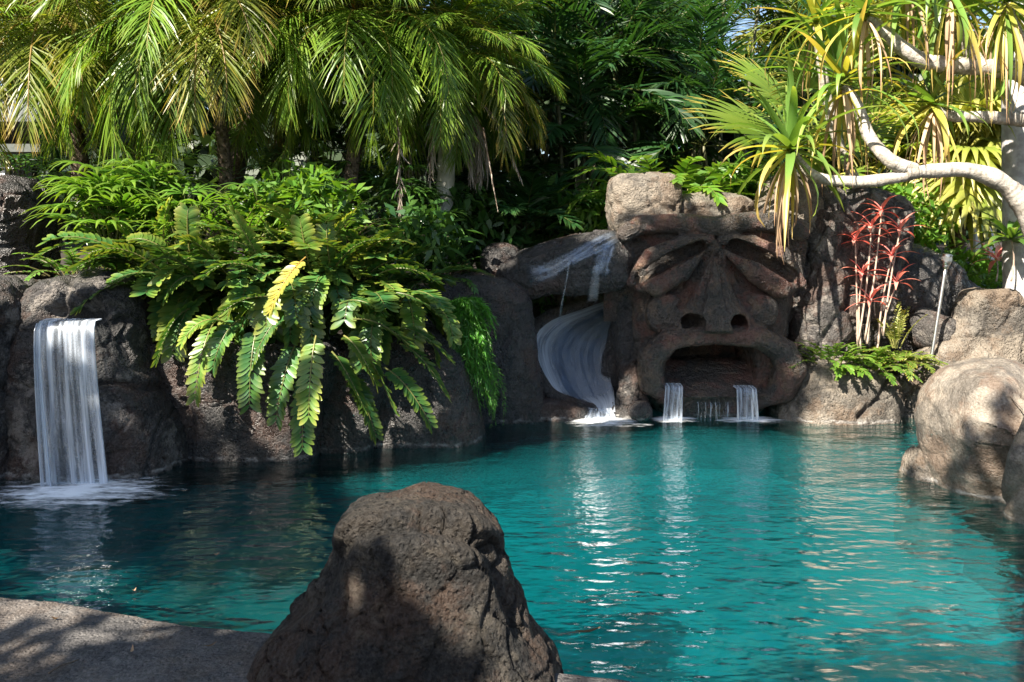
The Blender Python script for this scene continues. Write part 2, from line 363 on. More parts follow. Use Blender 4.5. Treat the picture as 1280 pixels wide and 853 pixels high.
front = k.math('SUBTRACT', 1., k.n('ShaderNodeNewGeometry').outputs['Backfacing'])   # no internal mirror on light leaving the water
k.set(k.out.inputs[0], k.n('ShaderNodeMixShader', {0: k.math('MULTIPLY', front, k.math('MULTIPLY_ADD', fr, 1.35, .01)), 1: tr, 2: gl})); k.set(k.out.inputs[1], k.n('ShaderNodeVolumeAbsorption', {'Color': (0., .79, .825), 'Density': 1.45})); M['water'] = k.m
wx0, wx1, wy0, wy1, wz = -6., 6.4, 2.3, 8.7, -2.4
wV = np.array([(x_, y_, z_) for x_ in (wx0, wx1) for y_ in (wy0, wy1) for z_ in (wz, 0.)])
obj('pool_water', (wV, box((0, 0, 0), (1, 1, 1))[1]), M['water'], smooth=False, kind='structure', origin=(0, 0, 0))

# ------------------------------------------------------------------ deck and rocks
DECK = [(-7, 4.9), (-4.6, 4.35), (-3.2, 3.98), P(0, 737, 3.74)[:2], P(90, 744, 3.67)[:2], P(160, 754, 3.58)[:2], P(250, 768, 3.47)[:2], P(315, 777, 3.42)[:2], (-.7, 3.32), (-.15, 3.19), (.18, 3.10), (.57, 3.0), (.95, 2.5), (1.2, 1.9), (2.5, 1.6), (3.5, 1.2), (3.5, -2), (-7, -2)]
(X, Y, Z), lo = grid((-4.9, .8, -.5), (1.2, 4.5, .19), .034)
d2 = sdpoly(X.astype(float)[:, :, 0], Y.astype(float)[:, :, 0], DECK)[:, :, None] + 0 * Z
f = smax(d2 + .35 * np.clip(.1 - Z, 0, 9) * 0, Z - .15, .09); f = np.maximum(f, -.5 - Z)
V, F = surfnet(f, lo, .034); V, F = roughen(V, F, 2, .012, 1.6, .004, .004, 3.)
obj('pool_deck', (V, F), M['deck'], kind='structure', origin=(0, 0, 0))

ROCKG = 'boulders round the pool'
def prof_rock(name, label, rows, Y, ry, mat, p=2.5, h=.019, seed=1, creases=(), floor=-1.45, cat='boulder', group=ROCKG, tap=.6, lean=0., **kw):
    rows = np.array(rows, float); z = EYE - (rows[:, 0] - HZ) / FPX * Y; xl = (rows[:, 1] - 640) / FPX * Y; xr = (rows[:, 2] - 640) / FPX * Y
    z, xl, xr = z[::-1], xl[::-1], xr[::-1]; rx = (xr - xl) / 2; cx = (xl + xr) / 2
    zt = z[-1]; z0 = max(floor, z[0] - 1.5) if z[0] < .15 else z[0] - .25
    (X, YY, Z), lo = grid((xl.min() - .05, Y - ry - .05 - abs(lean), z0), (xr.max() + .05, Y + ry + .05 + abs(lean), zt + .02), h)
    RX = np.interp(Z, z, rx); CX = np.interp(Z, z, cx); RY = ry * (RX / rx.max()) ** tap; CY = Y + lean * (Z - z0)
    f = ((np.abs((X - CX) / RX) ** p + np.abs((YY - CY) / RY) ** p) ** (1 / p) - 1) * np.minimum(RX, RY)
    f = smax(f, Z - zt, .03); f = np.maximum(f, z0 - Z)
    V, F = surfnet(f, lo, h); V, F = roughen(V, F, seed, creases=creases, **kw)
    return obj(name, (V, F), M[mat], label=label, cat=cat, group=group)
def blob_rock(name, label, blobs, mat, k=.05, h=.019, seed=1, creases=(), floor=-.45, cat='boulder', group=ROCKG, cuts=(), **kw):
    B = []
    for b in blobs + list(cuts):
        px, py, Y, rx, rz, rd = b[:6]; p = b[6] if len(b) > 6 else 2.4; rot = R(b[7]) if len(b) > 7 else 0
        B.append((P(px, py, Y), rx / FPX * Y, rd, rz / FPX * Y, p, rot))
    ext = np.array([[c - max(a, e) if False else c - np.array((max(a, e), d, max(a, e))) if r_ else c - np.array((a, d, e)), c + (np.array((max(a, e), d, max(a, e))) if r_ else np.array((a, d, e)))] for c, a, d, e, p, r_ in B[:len(blobs)]])
    lo_ = ext[:, 0].min(0); hi_ = ext[:, 1].max(0); lo_[2] = max(lo_[2], floor)
    (X, YY, Z), lo = grid(lo_, hi_, h); f = None
    for i, (c, a, d, e, p, rot) in enumerate(B):
        x, y, z = X - c[0], YY - c[1], Z - c[2]
        if rot: x, z = x * math.cos(rot) + z * math.sin(rot), -x * math.sin(rot) + z * math.cos(rot)
        g = ((np.abs(x / a) ** p + np.abs(y / d) ** p + np.abs(z / e) ** p) ** (1 / p) - 1) * min(a, d, e)
        f = g if f is None else (smin(f, g, k) if i < len(blobs) else smax(f, -g, k))
    f = np.maximum(f, lo_[2] - Z)
    V, F = surfnet(f, lo, h); V, F = roughen(V, F, seed, creases=creases, **kw)
    return obj(name, (V, F), M[mat], label=label, cat=cat, group=group)

# near boulder on the deck
prof_rock('boulder', 'rough dark bell-shaped boulder standing on the near pool deck', [(621, 476, 572), (626, 455, 591), (634, 438, 606), (646, 428, 616), (662, 424, 625), (690, 420, 628), (720, 402, 641), (750, 382, 653), (780, 352, 667), (805, 325, 684), (830, 312, 698), (870, 306, 712), (900, 304, 720)],
          3.12, .44, 'rock_fore', p=2.3, h=.0115, seed=4, amp=.030, freq=4, facet=.028, ffreq=6, fine=.006,
          creases=[([(318, 800), (400, 740), (432, 686), (446, 668), (520, 652), (560, 664), (608, 684)], 9, .055), ([(440, 668), (450, 656), (520, 640), (566, 646), (612, 672)], 14, -.03), ([(430, 690), (470, 690), (600, 700)], 22, -.012),
                   ([(612, 680), (632, 740), (650, 790)], 7, .03), ([(330, 790), (415, 715), (436, 665)], 12, -.03), ([(455, 735), (500, 745), (560, 738)], 5, .010), ([(350, 850), (420, 800), (440, 760)], 4, .008)])
# left wall, from the frame's edge to the slide
prof_rock('boulder', 'grey rounded boulder at the left edge beside the wide waterfall', [(347, -40, 15), (356, -80, 34), (375, -100, 44), (400, -110, 47), (430, -110, 44), (450, -112, 45), (520, -110, 46), (570, -110, 48), (612, -110, 50)], 6.35, .55, 'rock_mid', p=3.2, seed=12,
          amp=.06, freq=2, creases=[([(-20, 492), (20, 484), (48, 490)], 5, .06), ([(-20, 420), (20, 408), (46, 412)], 5, .03)])
prof_rock('boulder', 'large weathered boulder behind the wide waterfall with a flat lip', [(341, 95, 138), (347, 66, 165), (358, 53, 180), (378, 49, 187), (397, 48, 192), (402, 46, 193), (430, 40, 197), (480, 30, 214), (530, 28, 230), (570, 25, 236), (600, 22, 238)], 6.5, .56, 'rock_mid', p=3.6, seed=14,
          amp=.06, freq=2.2, facet=.05, creases=[([(60, 395), (118, 395)], 14, .10), ([(128, 480), (180, 484), (236, 486)], 4.5, .06), ([(130, 410), (150, 398), (180, 400)], 5, .05), ([(66, 396), (84, 356), (92, 340)], 6, .06), ([(20, 490), (40, 484), (60, 486)], 5, .05)])
prof_rock('boulder', 'dark reddish wall boulder below the drooping yellow tipped leaves', [(420, 190, 420), (432, 185, 432), (480, 205, 425), (500, 222, 412), (540, 226, 408), (575, 224, 406), (590, 222, 406)], 6.85, .5, 'rock_dark', p=4.2, seed=15, amp=.03, freq=2.4, creases=[([(234, 585), (240, 540), (232, 500)], 4, .04)])
prof_rock('boulder', 'low dark wall boulder with a lit foot at the waterline', [(430, 370, 480), (445, 360, 490), (500, 375, 480), (540, 390, 474), (572, 396, 472), (590, 396, 472)], 7.05, .45, 'rock_dark', p=4.0, seed=18, amp=.03)
prof_rock('boulder', 'black rounded boulder between the cardboard palm and the asparagus fern', [(405, 480, 545), (420, 460, 565), (445, 450, 585), (500, 450, 598), (530, 452, 604), (560, 450, 606)], 7.35, .5, 'rock_dark', p=3.2, seed=21, amp=.03, creases=[([(540, 560), (545, 520), (532, 470)], 4, .03)])
prof_rock('boulder', 'tall dark boulder behind the trailing asparagus fern', [(343, 560, 610), (352, 545, 645), (365, 535, 660), (400, 530, 667), (450, 535, 672), (500, 545, 684), (530, 550, 700), (545, 550, 704)], 8.3, .55, 'rock_dark', p=3.4, seed=23, amp=.035, creases=[([(615, 540), (622, 470), (640, 400)], 4, .03), ([(610, 372), (660, 380)], 5, -.03)])
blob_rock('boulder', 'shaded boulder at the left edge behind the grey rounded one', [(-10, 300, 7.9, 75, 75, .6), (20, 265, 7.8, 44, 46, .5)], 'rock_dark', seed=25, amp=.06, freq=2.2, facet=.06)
# arch rock over the slide
blob_rock('boulder', 'wet arch boulder bridging over the water slide', [(712, 326, 8.55, 92, 30, .5, 2.8, 14), (735, 340, 8.4, 50, 28, .42, 3.2, 6), (668, 345, 8.5, 46, 26, .42, 2.6, 10)], 'rock_dark', k=.06, seed=31, h=.02, amp=.03, freq=3., facet=.04, ffreq=4,
          creases=[([(655, 342), (700, 330), (742, 302), (776, 290)], 5, .03), ([(660, 318), (700, 306), (740, 296)], 4, .025)])
blob_rock('boulder', 'small dark boulder left of the arch boulder', [(626, 328, 8.7, 26, 24, .35, 2.6)], 'rock_dark', seed=33, amp=.03)
prof_rock('boulder', 'narrow dark pillar rock between the slide and the carved face', [(340, 762, 786), (370, 764, 790), (420, 766, 796), (470, 772, 800), (520, 768, 806), (540, 766, 806)], 8.55, .3, 'rock_dark', p=2.6, seed=35, h=.02, amp=.02)
prof_rock('boulder', 'lit brown boulder at the foot of the carved face by the slide', [(448, 789, 797), (462, 784, 803), (480, 777, 808), (500, 768, 812), (518, 758, 816), (535, 752, 820)], 8.12, .17, 'rock_mid', p=2.2, seed=36, h=.013, amp=.035, freq=6, facet=.05, ffreq=7, creases=[([(770, 510), (786, 485), (792, 455)], 4, .03), ([(800, 470), (804, 500), (796, 525)], 4, .03)])
blob_rock('boulder', 'small round stone at the waterline under the carved face', [(800, 514, 7.92, 15, 12, .12, 2.2)], 'rock_dark', seed=37, h=.014, amp=.015)
prof_rock('boulder', 'low wet boulder forming the rim below the slide', [(496, 622, 700), (505, 604, 744), (515, 598, 752), (530, 590, 760)], 8.22, .36, 'rock_dark', p=3, seed=38, h=.02, amp=.025)
# rocks on and around the carved face
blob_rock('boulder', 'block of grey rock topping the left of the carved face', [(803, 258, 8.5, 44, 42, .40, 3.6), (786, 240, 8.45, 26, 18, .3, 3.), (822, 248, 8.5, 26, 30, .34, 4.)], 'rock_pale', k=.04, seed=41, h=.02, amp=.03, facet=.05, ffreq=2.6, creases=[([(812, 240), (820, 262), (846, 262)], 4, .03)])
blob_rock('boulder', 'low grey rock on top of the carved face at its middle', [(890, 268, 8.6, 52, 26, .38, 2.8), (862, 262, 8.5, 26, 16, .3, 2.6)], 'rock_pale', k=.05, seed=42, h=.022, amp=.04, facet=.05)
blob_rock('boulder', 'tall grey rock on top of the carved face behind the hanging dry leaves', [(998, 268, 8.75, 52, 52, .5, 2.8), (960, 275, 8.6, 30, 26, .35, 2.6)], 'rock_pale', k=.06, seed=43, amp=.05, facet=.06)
blob_rock('boulder', 'big shaded rock rising right of the carved face', [(1052, 350, 8.8, 66, 100, .5, 2.8), (1024, 300, 8.7, 36, 72, .5, 2.6), (1080, 290, 8.95, 50, 56, .5, 2.8), (1020, 420, 8.5, 34, 110, .4, 2.6)], 'rock_mid', k=.08, seed=44, amp=.06, facet=.08, ffreq=2.4, creases=[([(1005, 360), (1040, 350), (1060, 300)], 6, .06), ([(1020, 440), (1060, 380), (1075, 330)], 5, .05)])
blob_rock('boulder', 'dark sloping boulder behind the red leaved canes', [(1140, 350, 9.3, 62, 42, .5, 2.4, -24), (1110, 395, 9.0, 70, 66, .4, 2.6), (1180, 385, 9.4, 50, 40, .4, 2.4)], 'rock_dark', k=.08, seed=45, amp=.05)
blob_rock('boulder', 'small brown rock at the base of the torch light', [(1175, 418, 8.45, 26, 22, .2, 2.6), (1154, 410, 8.6, 22, 26, .2, 2.4)], 'rock_mid', k=.05, seed=46, h=.02, amp=.03)
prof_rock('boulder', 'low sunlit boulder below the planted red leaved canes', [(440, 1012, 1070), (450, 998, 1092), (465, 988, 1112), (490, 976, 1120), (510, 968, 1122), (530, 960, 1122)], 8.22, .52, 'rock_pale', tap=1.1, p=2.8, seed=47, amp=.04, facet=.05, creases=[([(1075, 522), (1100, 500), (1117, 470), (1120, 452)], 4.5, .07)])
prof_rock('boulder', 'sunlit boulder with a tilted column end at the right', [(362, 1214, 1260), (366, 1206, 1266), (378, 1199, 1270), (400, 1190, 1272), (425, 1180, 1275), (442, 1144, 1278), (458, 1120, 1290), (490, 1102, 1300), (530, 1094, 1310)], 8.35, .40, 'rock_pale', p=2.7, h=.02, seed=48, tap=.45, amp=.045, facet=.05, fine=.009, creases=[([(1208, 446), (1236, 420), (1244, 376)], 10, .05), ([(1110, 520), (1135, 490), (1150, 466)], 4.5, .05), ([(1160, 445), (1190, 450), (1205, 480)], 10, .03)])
blob_rock('boulder', 'shadowed grey boulder at the right edge behind the tilted column', [(1315, 405, 9.3, 60, 52, .5, 2.6), (1262, 388, 9.6, 44, 28, .4)], 'rock_mid', k=.08, seed=49, amp=.05)
prof_rock('boulder', 'huge smooth folded boulder at the right edge of the pool', [(462, 1245, 1330), (470, 1215, 1400), (486, 1195, 1440), (510, 1180, 1460), (540, 1174, 1470), (575, 1180, 1480), (610, 1187, 1480), (640, 1196, 1480), (665, 1206, 1480), (700, 1215, 1480)], 5.62, 1.0, 'rock_smooth', p=2.4, h=.024, seed=52, amp=.05, freq=1.6, facet=.02, fine=.004, tap=.8,
          creases=[([(1290, 478), (1262, 500), (1236, 560), (1216, 640), (1200, 668)], 22, .28), ([(1290, 500), (1262, 560), (1250, 600)], 34, -.08), ([(1210, 520), (1200, 560), (1218, 620)], 40, .03), ([(1290, 600), (1240, 640), (1220, 680)], 6, .05), ([(1180, 480), (1250, 470)], 30, -.04)])
blob_rock('boulder', 'small pale rock at the foot of the huge folded boulder', floor=-1.4, blobs=[(1152, 660, 6.1, 24, 102, .24, 2.8)], mat='rock_pale', seed=53, h=.018, amp=.025)
blob_rock('boulder', 'brown flat rock half under water below the folded boulder', floor=-1.4, blobs=[(1335, 815, 4.85, 76, 118, .34, 2.4)], mat='rock_pale', seed=54, h=.024, amp=.04)

# ------------------------------------------------------------------ carved stone face
def tiki():
    Y0 = 8.1; s = Y0 / FPX                           # one photo pixel at the face's depth
    u0, u1, v0, v1, w0, w1, st = 758, 1014, 258, 556, -112, 52, 1.7
    U, Vv, Wd = np.meshgrid(*[np.arange(a, b, st, dtype=np.float32) for a, b in ((u0, u1), (w0, w1), (v0, v1))], indexing='ij')
    # axes: x = u, y = -w (towards camera is -y), z = -v
    Wd, Vv = -Vv, Wd                                 # second axis runs away from the camera
    Wd = Wd + (w1 + w0); Wd = Wd
    def cap(pts, r, w=0, sq=1.):
        if np.ndim(w) == 0: w = [w] * len(pts)
        d = None
        for i in range(len(pts) - 1):
            a = np.array((*pts[i], w[i]), float); b = np.array((*pts[i + 1], w[i + 1]), float); ab = b - a
            t = np.clip(((U - a[0]) * ab[0] + (Vv - a[1]) * ab[1] + (Wd - a[2]) * ab[2]) / ab.dot(ab), 0, 1)
            ra = r if np.ndim(r) == 0 else r[i] + (r[i + 1] - r[i]) * t
            q = np.sqrt((U - a[0] - t * ab[0]) ** 2 + (Vv - a[1] - t * ab[1]) ** 2 + ((Wd - a[2] - t * ab[2]) * sq) ** 2) - ra
            d = q if d is None else np.minimum(d, q)
        return d
    def ell(c, r, p=2.):
        return ((np.abs((U - c[0]) / r[0]) ** p + np.abs((Vv - c[1]) / r[1]) ** p + np.abs((Wd - c[2]) / r[2]) ** p) ** (1 / p) - 1) * min(r)
    def cut2d(pts, r, depth):
        return np.maximum(polydist(U, Vv, pts) - r, -(Wd + depth))
    rows = np.array([(266, 782, 996), (272, 774, 1001), (285, 772, 1003), (300, 782, 1002), (320, 785, 1005), (360, 788, 1006), (400, 787, 1004), (430, 790, 1003), (460, 789, 1003), (485, 795, 996), (505, 808, 982), (520, 826, 962), (540, 838, 950), (560, 842, 946)], float)
    L = np.interp(Vv, rows[:, 0], rows[:, 1]); Rr = np.interp(Vv, rows[:, 0], rows[:, 2]); C = (L + Rr) / 2; H = (Rr - L) / 2
    head = ((np.abs((U - C) / H) ** 4.5 + np.abs((Wd + 105) / 105) ** 4.5) ** (1 / 4.5) - 1) * 90
    head = smax(head, 270 - Vv, 8)
    head = smax(head, -cut2d([(800, 520), (890, 512), (980, 520)], 14, 0) * .6 , 8)
    rim = cap([(781, 292), (800, 281), (850, 279), (893, 283), (940, 277), (985, 280), (1000, 292)], [11, 13, 13, 12, 13, 13, 10], 3)
    brows = np.minimum(cap([(886, 300), (850, 302), (812, 320), (789, 352)], [6, 9, 10, 7], [6, 10, 8, 0]), cap([(901, 300), (938, 302), (975, 318), (1000, 354)], [6, 9, 10, 8], [6, 10, 8, 0]))
    lids = np.minimum(cap([(882, 314), (850, 340), (818, 358), (799, 360)], [3, 12, 13, 6], [3, 11, 9, 0]), cap([(905, 314), (940, 340), (972, 359), (990, 361)], [3, 13, 14, 7], [3, 11, 9, 0]))
    slit = np.minimum(cut2d([(872, 309), (836, 325), (802, 346)], 9, 40), cut2d([(916, 308), (952, 323), (986, 345)], 9, 40))
    t = np.clip((Vv - 303) / 105, 0, 1); half = 9 + 54 * t ** 1.25; du = np.abs(U - 892.5)
    hn = (10 + 38 * t ** 1.1) * (1 - np.clip(du / half, 0, 1.4) ** 1.8)
    nose = smax(np.maximum((Wd - hn) * .75, -(Wd + 40)), np.maximum(Vv - 412, 300 - Vv), 8)
    nost = np.minimum(ell((861, 402, 24), (13, 11.5, 44)), ell((915, 402, 24), (13, 11.5, 44)))
    cheeks = np.minimum(ell((832, 391, 0), (25, 25, 17), 2.5), ell((943, 389, 0), (29, 23, 17), 2.5))
    lipr = cap([(832, 498), (813, 478), (811, 446), (834, 425), (890, 418), (945, 421), (974, 436), (984, 458), (973, 486), (952, 500)], [9, 16, 17, 14, 13, 14, 16, 18, 16, 9], [2, 9, 12, 15, 18, 15, 12, 12, 9, 2], .75)
    mu, mv = np.abs(U - 890) - 42, np.abs(Vv - 455 - 7 * ((U - 890) / 58) ** 2) - 12; mouth = np.maximum(np.hypot(np.maximum(mu, 0), np.maximum(mv, 0)) + np.minimum(np.maximum(mu, mv), 0) - 14, -(Wd + 98))
    tongue = smax(np.maximum((Vv * 0 + Wd - (-52 + (Vv - 452) * 1.75)) * .6, np.abs(U - 891) - 60), 456 - Vv, 6)
    tongue = np.maximum(tongue, -(Wd + 66)); tongue = np.maximum(tongue, Vv - 494)
    chin = ell((892, 506, -6), (56, 24, 16), 2.6)
    f = head
    sock = np.minimum(ell((836, 336, 4), (45, 30, 17)), ell((952, 336, 4), (50, 30, 17))); f = smax(f, -sock, 7); f = smin(f, rim, 6); f = smin(f, brows, 4); f = smax(f, -slit, 3); f = smin(f, lids, 1.5); f = smax(f, -np.minimum(cut2d([(868, 312), (836, 327), (803, 347)], 6.5, 42), cut2d([(920, 311), (952, 325), (985, 346)], 6.5, 42)), 2)
    f = smax(f, -np.minimum(cap([(862, 342), (838, 361), (806, 374)], 4, 1), cap([(926, 343), (950, 362), (985, 376)], 4, 1)), 4)
    f = smin(f, nose, 2.5); f = smin(f, cheeks, 2.5)
    f = smax(f, -nost, 3); f = smax(f, -cap([(893, 306), (893, 408)], 2.4, [9, 31]), 3)
    f = smin(f, lipr, 3); f = smax(f, -mouth, 5); f = smin(f, tongue, 4); f = smin(f, chin, 7)
    f = smax(f, -np.minimum(cap([(840, 484), (840, 530)], 9, 14), cap([(934, 484), (934, 530)], 10, 14)), 5)
    f = np.maximum(f, Vv - 552)
    labs = {'nose': nose, 'cheek': cheeks, 'eyelid': lids, 'brow': brows, 'lip': lipr, 'tongue': tongue, 'crown_rim': rim, 'chin': chin}
    V, F = surfnet(f, np.zeros(3), 1.)
    ii = np.clip(np.round(V).astype(int), 0, np.array(f.shape) - 1)
    lv = np.stack([g[tuple(ii.T)] for g in labs.values()], 1); names = list(labs)
    best = np.where(lv.min(1) < 2.2, lv.argmin(1), -1)
    uu = u0 + V[:, 0] * st; vv = v0 + V[:, 2] * st; ww = Wd[0, :, 0][np.clip(V[:, 1].round().astype(int), 0, f.shape[1] - 1)]
    ww = np.interp(V[:, 1], np.arange(f.shape[1]), Wd[0, :, 0])
    X = np.stack([(uu - 640) * s, Y0 - ww * s, EYE - (vv - HZ) * s], 1)
    n0 = np.cross(X[F[:, 2]] - X[F[:, 0]], X[F[:, 3]] - X[F[:, 1]])
    ctr = X[F].mean(1) - np.array((2., Y0 + .5, 1.))
    if (n0 * ctr).sum() < 0: F = F[:, ::-1]
    X, F = roughen(X, F, 61, .016, 3.2, .004, .012, 4., creases=[([(886, 316), (868, 352), (850, 385)], 3.4, .05), ([(899, 316), (918, 352), (936, 384)], 3.4, .05), ([(890, 318), (882, 355), (876, 386)], 2.8, .035), ([(896, 318), (904, 355), (910, 386)], 2.8, .035), ([(790, 428), (836, 424)], 2.5, .02), ([(955, 424), (1003, 424)], 2.5, .02), ([(846, 384), (853, 350)], 2.5, .012)])
    N = vnormals(X, F)
    org = np.array((2.03, Y0 + .3, 0.))
    root = thing('carved_face', 'giant carved stone face with slanted eyes and open mouth spilling water', 'sculpture', org)
    fb = best[F]; fl = np.array([np.bincount(r_ + 1, minlength=9).argmax() - 1 for r_ in fb]); fc = X[F].mean(1)[:, 0]
    jobs = [('head', fl == -1)]
    mid = (892.5 - 640) * s
    for i, nm in enumerate(names):
        if nm in ('cheek', 'eyelid', 'brow'): jobs += [(nm, (fl == i) & (fc < mid)), (nm, (fl == i) & (fc >= mid))]
        else: jobs.append((nm, fl == i))
    for nm, sel in jobs:
        f_ = F[sel]
        if not len(f_): continue
        used, inv = np.unique(f_, return_inverse=True)
        o = obj(nm, (X[used], inv.reshape(-1, 4)), M['rock_tiki'], root)
        o.data.normals_split_custom_set_from_vertices([tuple(n) for n in N[used]])
tiki()

# ------------------------------------------------------------------ foliage geometry
UP = np.array((0, 0, 1.))
def ribbons(C, Wd, hw, Nn, fold=0., across=2, g=None, tip=None):
    n, K = C.shape[:2]
    if across == 2: L = [C - Wd * hw[..., None], C + Wd * hw[..., None]]
    else: L = [C - Wd * hw[..., None], C - Nn * (fold * hw)[..., None], C + Wd * hw[..., None]]
    V = np.stack(L, 2); A = len(L)
    base = np.arange(n)[:, None, None] * K * A; kk = np.arange(K - 1)[None, :, None] * A; aa = np.arange(A - 1)[None, None]
    F = np.stack([base + kk + aa, base + kk + aa + 1, base + kk + A + aa + 1, base + kk + A + aa], -1).reshape(-1, 4)
    at = np.zeros((n, K, A, 3)); at[..., 0] = (np.linspace(0, 1, K)[None] if tip is None else tip)[..., None]
    at[..., 1] = (rng.random(n) if g is None else g)[:, None, None]
    return V.reshape(-1, 3), F, at.reshape(-1, 3)
def arc(base, az, pitch, L, bend, n=14, pw=1.25, sway=0.):
    t = np.linspace(0, 1, n); ph = pitch - bend * t ** pw; a = az + sway * t ** 1.5
    d = np.stack([np.cos(ph) * np.cos(a), np.cos(ph) * np.sin(a), np.sin(ph)], 1)
    return np.asarray(base) + np.concatenate([np.zeros((1, 3)), np.cumsum((d[1:] + d[:-1]) / 2 * L / (n - 1), 0)])
def bez(b, m, t, n=14):
    s = np.linspace(0, 1, n)[:, None]; b, m, t = map(np.asarray, (b, m, t)); return (1 - s) ** 2 * b + 2 * s * (1 - s) * m + s * s * t
SHAPES = {'lance': [.45, 1, .75, .06], 'strap': [.8, 1, .95, .8, .5, .05], 'obov': [.18, .62, .95, 1.0, .82, .18], 'oval': [.3, .9, 1, .7, .1]}
def pinnate(path, n, L, wid, a0=1.15, a1=.5, droop=.5, lift=.35, shape='lance', pet=.15, rw=.012, twist=.5, fold=0., jit=.12, prof=None, roll=0., miss=0., tipb=0.):
    T0 = nrm(np.gradient(path, axis=0)); m = len(path); q = np.linspace(0, 1, m)
    t = pet + (1 - pet) * (np.linspace(0, 1, n) + rng.normal(size=n) * .15 / n).clip(0, 1)
    t = np.concatenate([t, t]); sg = np.repeat([1., -1.], n)
    keep = rng.random(2 * n) > miss; t, sg = t[keep], sg[keep]; N2 = len(t)
    it = lambda A: np.stack([np.interp(t, q, A[:, k]) for k in range(3)], 1)
    p = it(path); T = nrm(it(T0)); S = np.cross(T, UP)
    h = T0.mean(0); hs = np.cross(h, UP); hs = nrm(hs) if np.linalg.norm(hs) > .05 else np.array((1., 0, 0))
    S = nrm(S * .8 + hs * .35); S = nrm(S - (S * T).sum(1, keepdims=True) * T); Nn = np.cross(S, T)
    if roll: S, Nn = S * math.cos(roll) + Nn * math.sin(roll), Nn * math.cos(roll) - S * math.sin(roll)
    tt = (t - pet) / (1 - pet); a = a0 + (a1 - a0) * tt + rng.normal(size=N2) * jit
    ln = L * (prof(tt) if prof else (np.sin(np.pi * (.12 + .80 * tt)) ** .7)) * (1 + rng.normal(size=N2) * jit * .6)
    lf = lift + rng.normal(size=N2) * jit
    side = S * (sg * np.cos(lf))[:, None] + Nn * np.sin(lf)[:, None]
    d = T * np.cos(a)[:, None] + side * np.sin(a)[:, None]
    sh = np.array(SHAPES[shape]); K = len(sh); C = [p]; D = [d]
    dr = droop * (1 + rng.normal(size=N2) * .35)
    for j in range(1, K):
        dj = nrm(d - UP * (dr * (j / (K - 1)) ** 1.3)[:, None]); C.append(C[-1] + dj * (ln / (K - 1))[:, None]); D.append(dj)
    C = np.stack(C, 1); D = np.stack(D, 1)
    w0 = T - (T * d).sum(1, keepdims=True) * d; w0 = nrm(w0); b0 = np.cross(d, w0) * sg[:, None]
    tw = twist * rng.normal(size=N2); w_ = w0 * np.cos(tw)[:, None] + b0 * np.sin(tw)[:, None]
    Wd = nrm(w_[:, None] - (w_[:, None] * D).sum(-1, keepdims=True) * D); Nb = np.cross(D, Wd); Nb *= np.sign((Nb * Nn[:, None]).sum(-1, keepdims=True) + 1e-9)
    hw = wid * sh[None] * (ln / L)[:, None] ** .5
    tipv = np.clip(np.linspace(0, 1, K)[None] + tipb + .25 * (tt[:, None] - .5), 0, 1.3)
    lf_ = ribbons(C, Wd, hw, Nb, fold, 3 if fold else 2, tip=tipv)
    rc = tube(path, [rw, rw * .75, rw * .25], 4, None, (0, .5, 1), cap=False)
    return join(lf_, rc)
def fanleaf(hub, dir_, nrm_, L, nseg=22, spread=2.5, wid=None, droop=.5, cut=.5, pet=None, fold=.5, cup=.25, rw=.01):
    d0 = nrm(np.asarray(dir_, float)); n0 = np.asarray(nrm_, float); n0 = nrm(n0 - n0.dot(d0) * d0); s0 = np.cross(n0, d0)
    th = np.linspace(-spread, spread, nseg) + rng.normal(size=nseg) * .02
    d = d0 * np.cos(th)[:, None] + s0 * np.sin(th)[:, None] + n0 * cup; d = nrm(d)
    ln = L * (.72 + .28 * np.cos(th * .55)) * (1 + rng.normal(size=nseg) * .05)
    K = 7; sh = np.array([.04, .34, .66, .95, .72, .4, .05]); 
    if wid is None: wid = L * .5 * (2 * spread / nseg) * .54
    C = [np.repeat(np.asarray(hub, float)[None], nseg, 0)]; D = [d]; dr = droop * (1 + rng.normal(size=nseg) * .3)
    for j in range(1, K):
        x = max(0, j / (K - 1) - .35) / .65
        dj = nrm(d - UP * (dr * x ** 1.5)[:, None] * 1.6); C.append(C[-1] + dj * (ln / (K - 1))[:, None]); D.append(dj)
    C = np.stack(C, 1); D = np.stack(D, 1); t = nrm(-d0 * np.sin(th)[:, None] + s0 * np.cos(th)[:, None])
    Wd = nrm(t[:, None] - (t[:, None] * D).sum(-1, keepdims=True) * D); Nb = np.cross(Wd, D)
    V = ribbons(C, Wd, wid * sh[None] * np.ones((nseg, 1)), Nb, fold, 3)
    if pet is not None: return join(V, tube(bez(pet, (np.asarray(pet) + hub) / 2 + UP * .06, hub), [rw * 1.2, rw * .8], 5, None, (0, .5, 1), cap=False))
    return V
def blade(path, wid, shape='strap', fold=.35, side=None, tipv=None):
    K = len(SHAPES[shape]); k2 = 9; sh = np.interp(np.linspace(0, 1, k2), np.linspace(0, 1, K), SHAPES[shape])
    C = spline(path, k2)[None]; D = nrm(np.gradient(C[0], axis=0)); 
    s = np.cross(D, UP) if side is None else np.tile(side, (k2, 1)); s = s + 1e-3
    s0 = nrm(s.mean(0)); s = nrm(s * .6 + s0 * .4); s = nrm(s - (s * D).sum(1, keepdims=True) * D); Nb = np.cross(s, D)
    return ribbons(C, s[None], (wid * sh)[None], Nb[None], fold, 3)
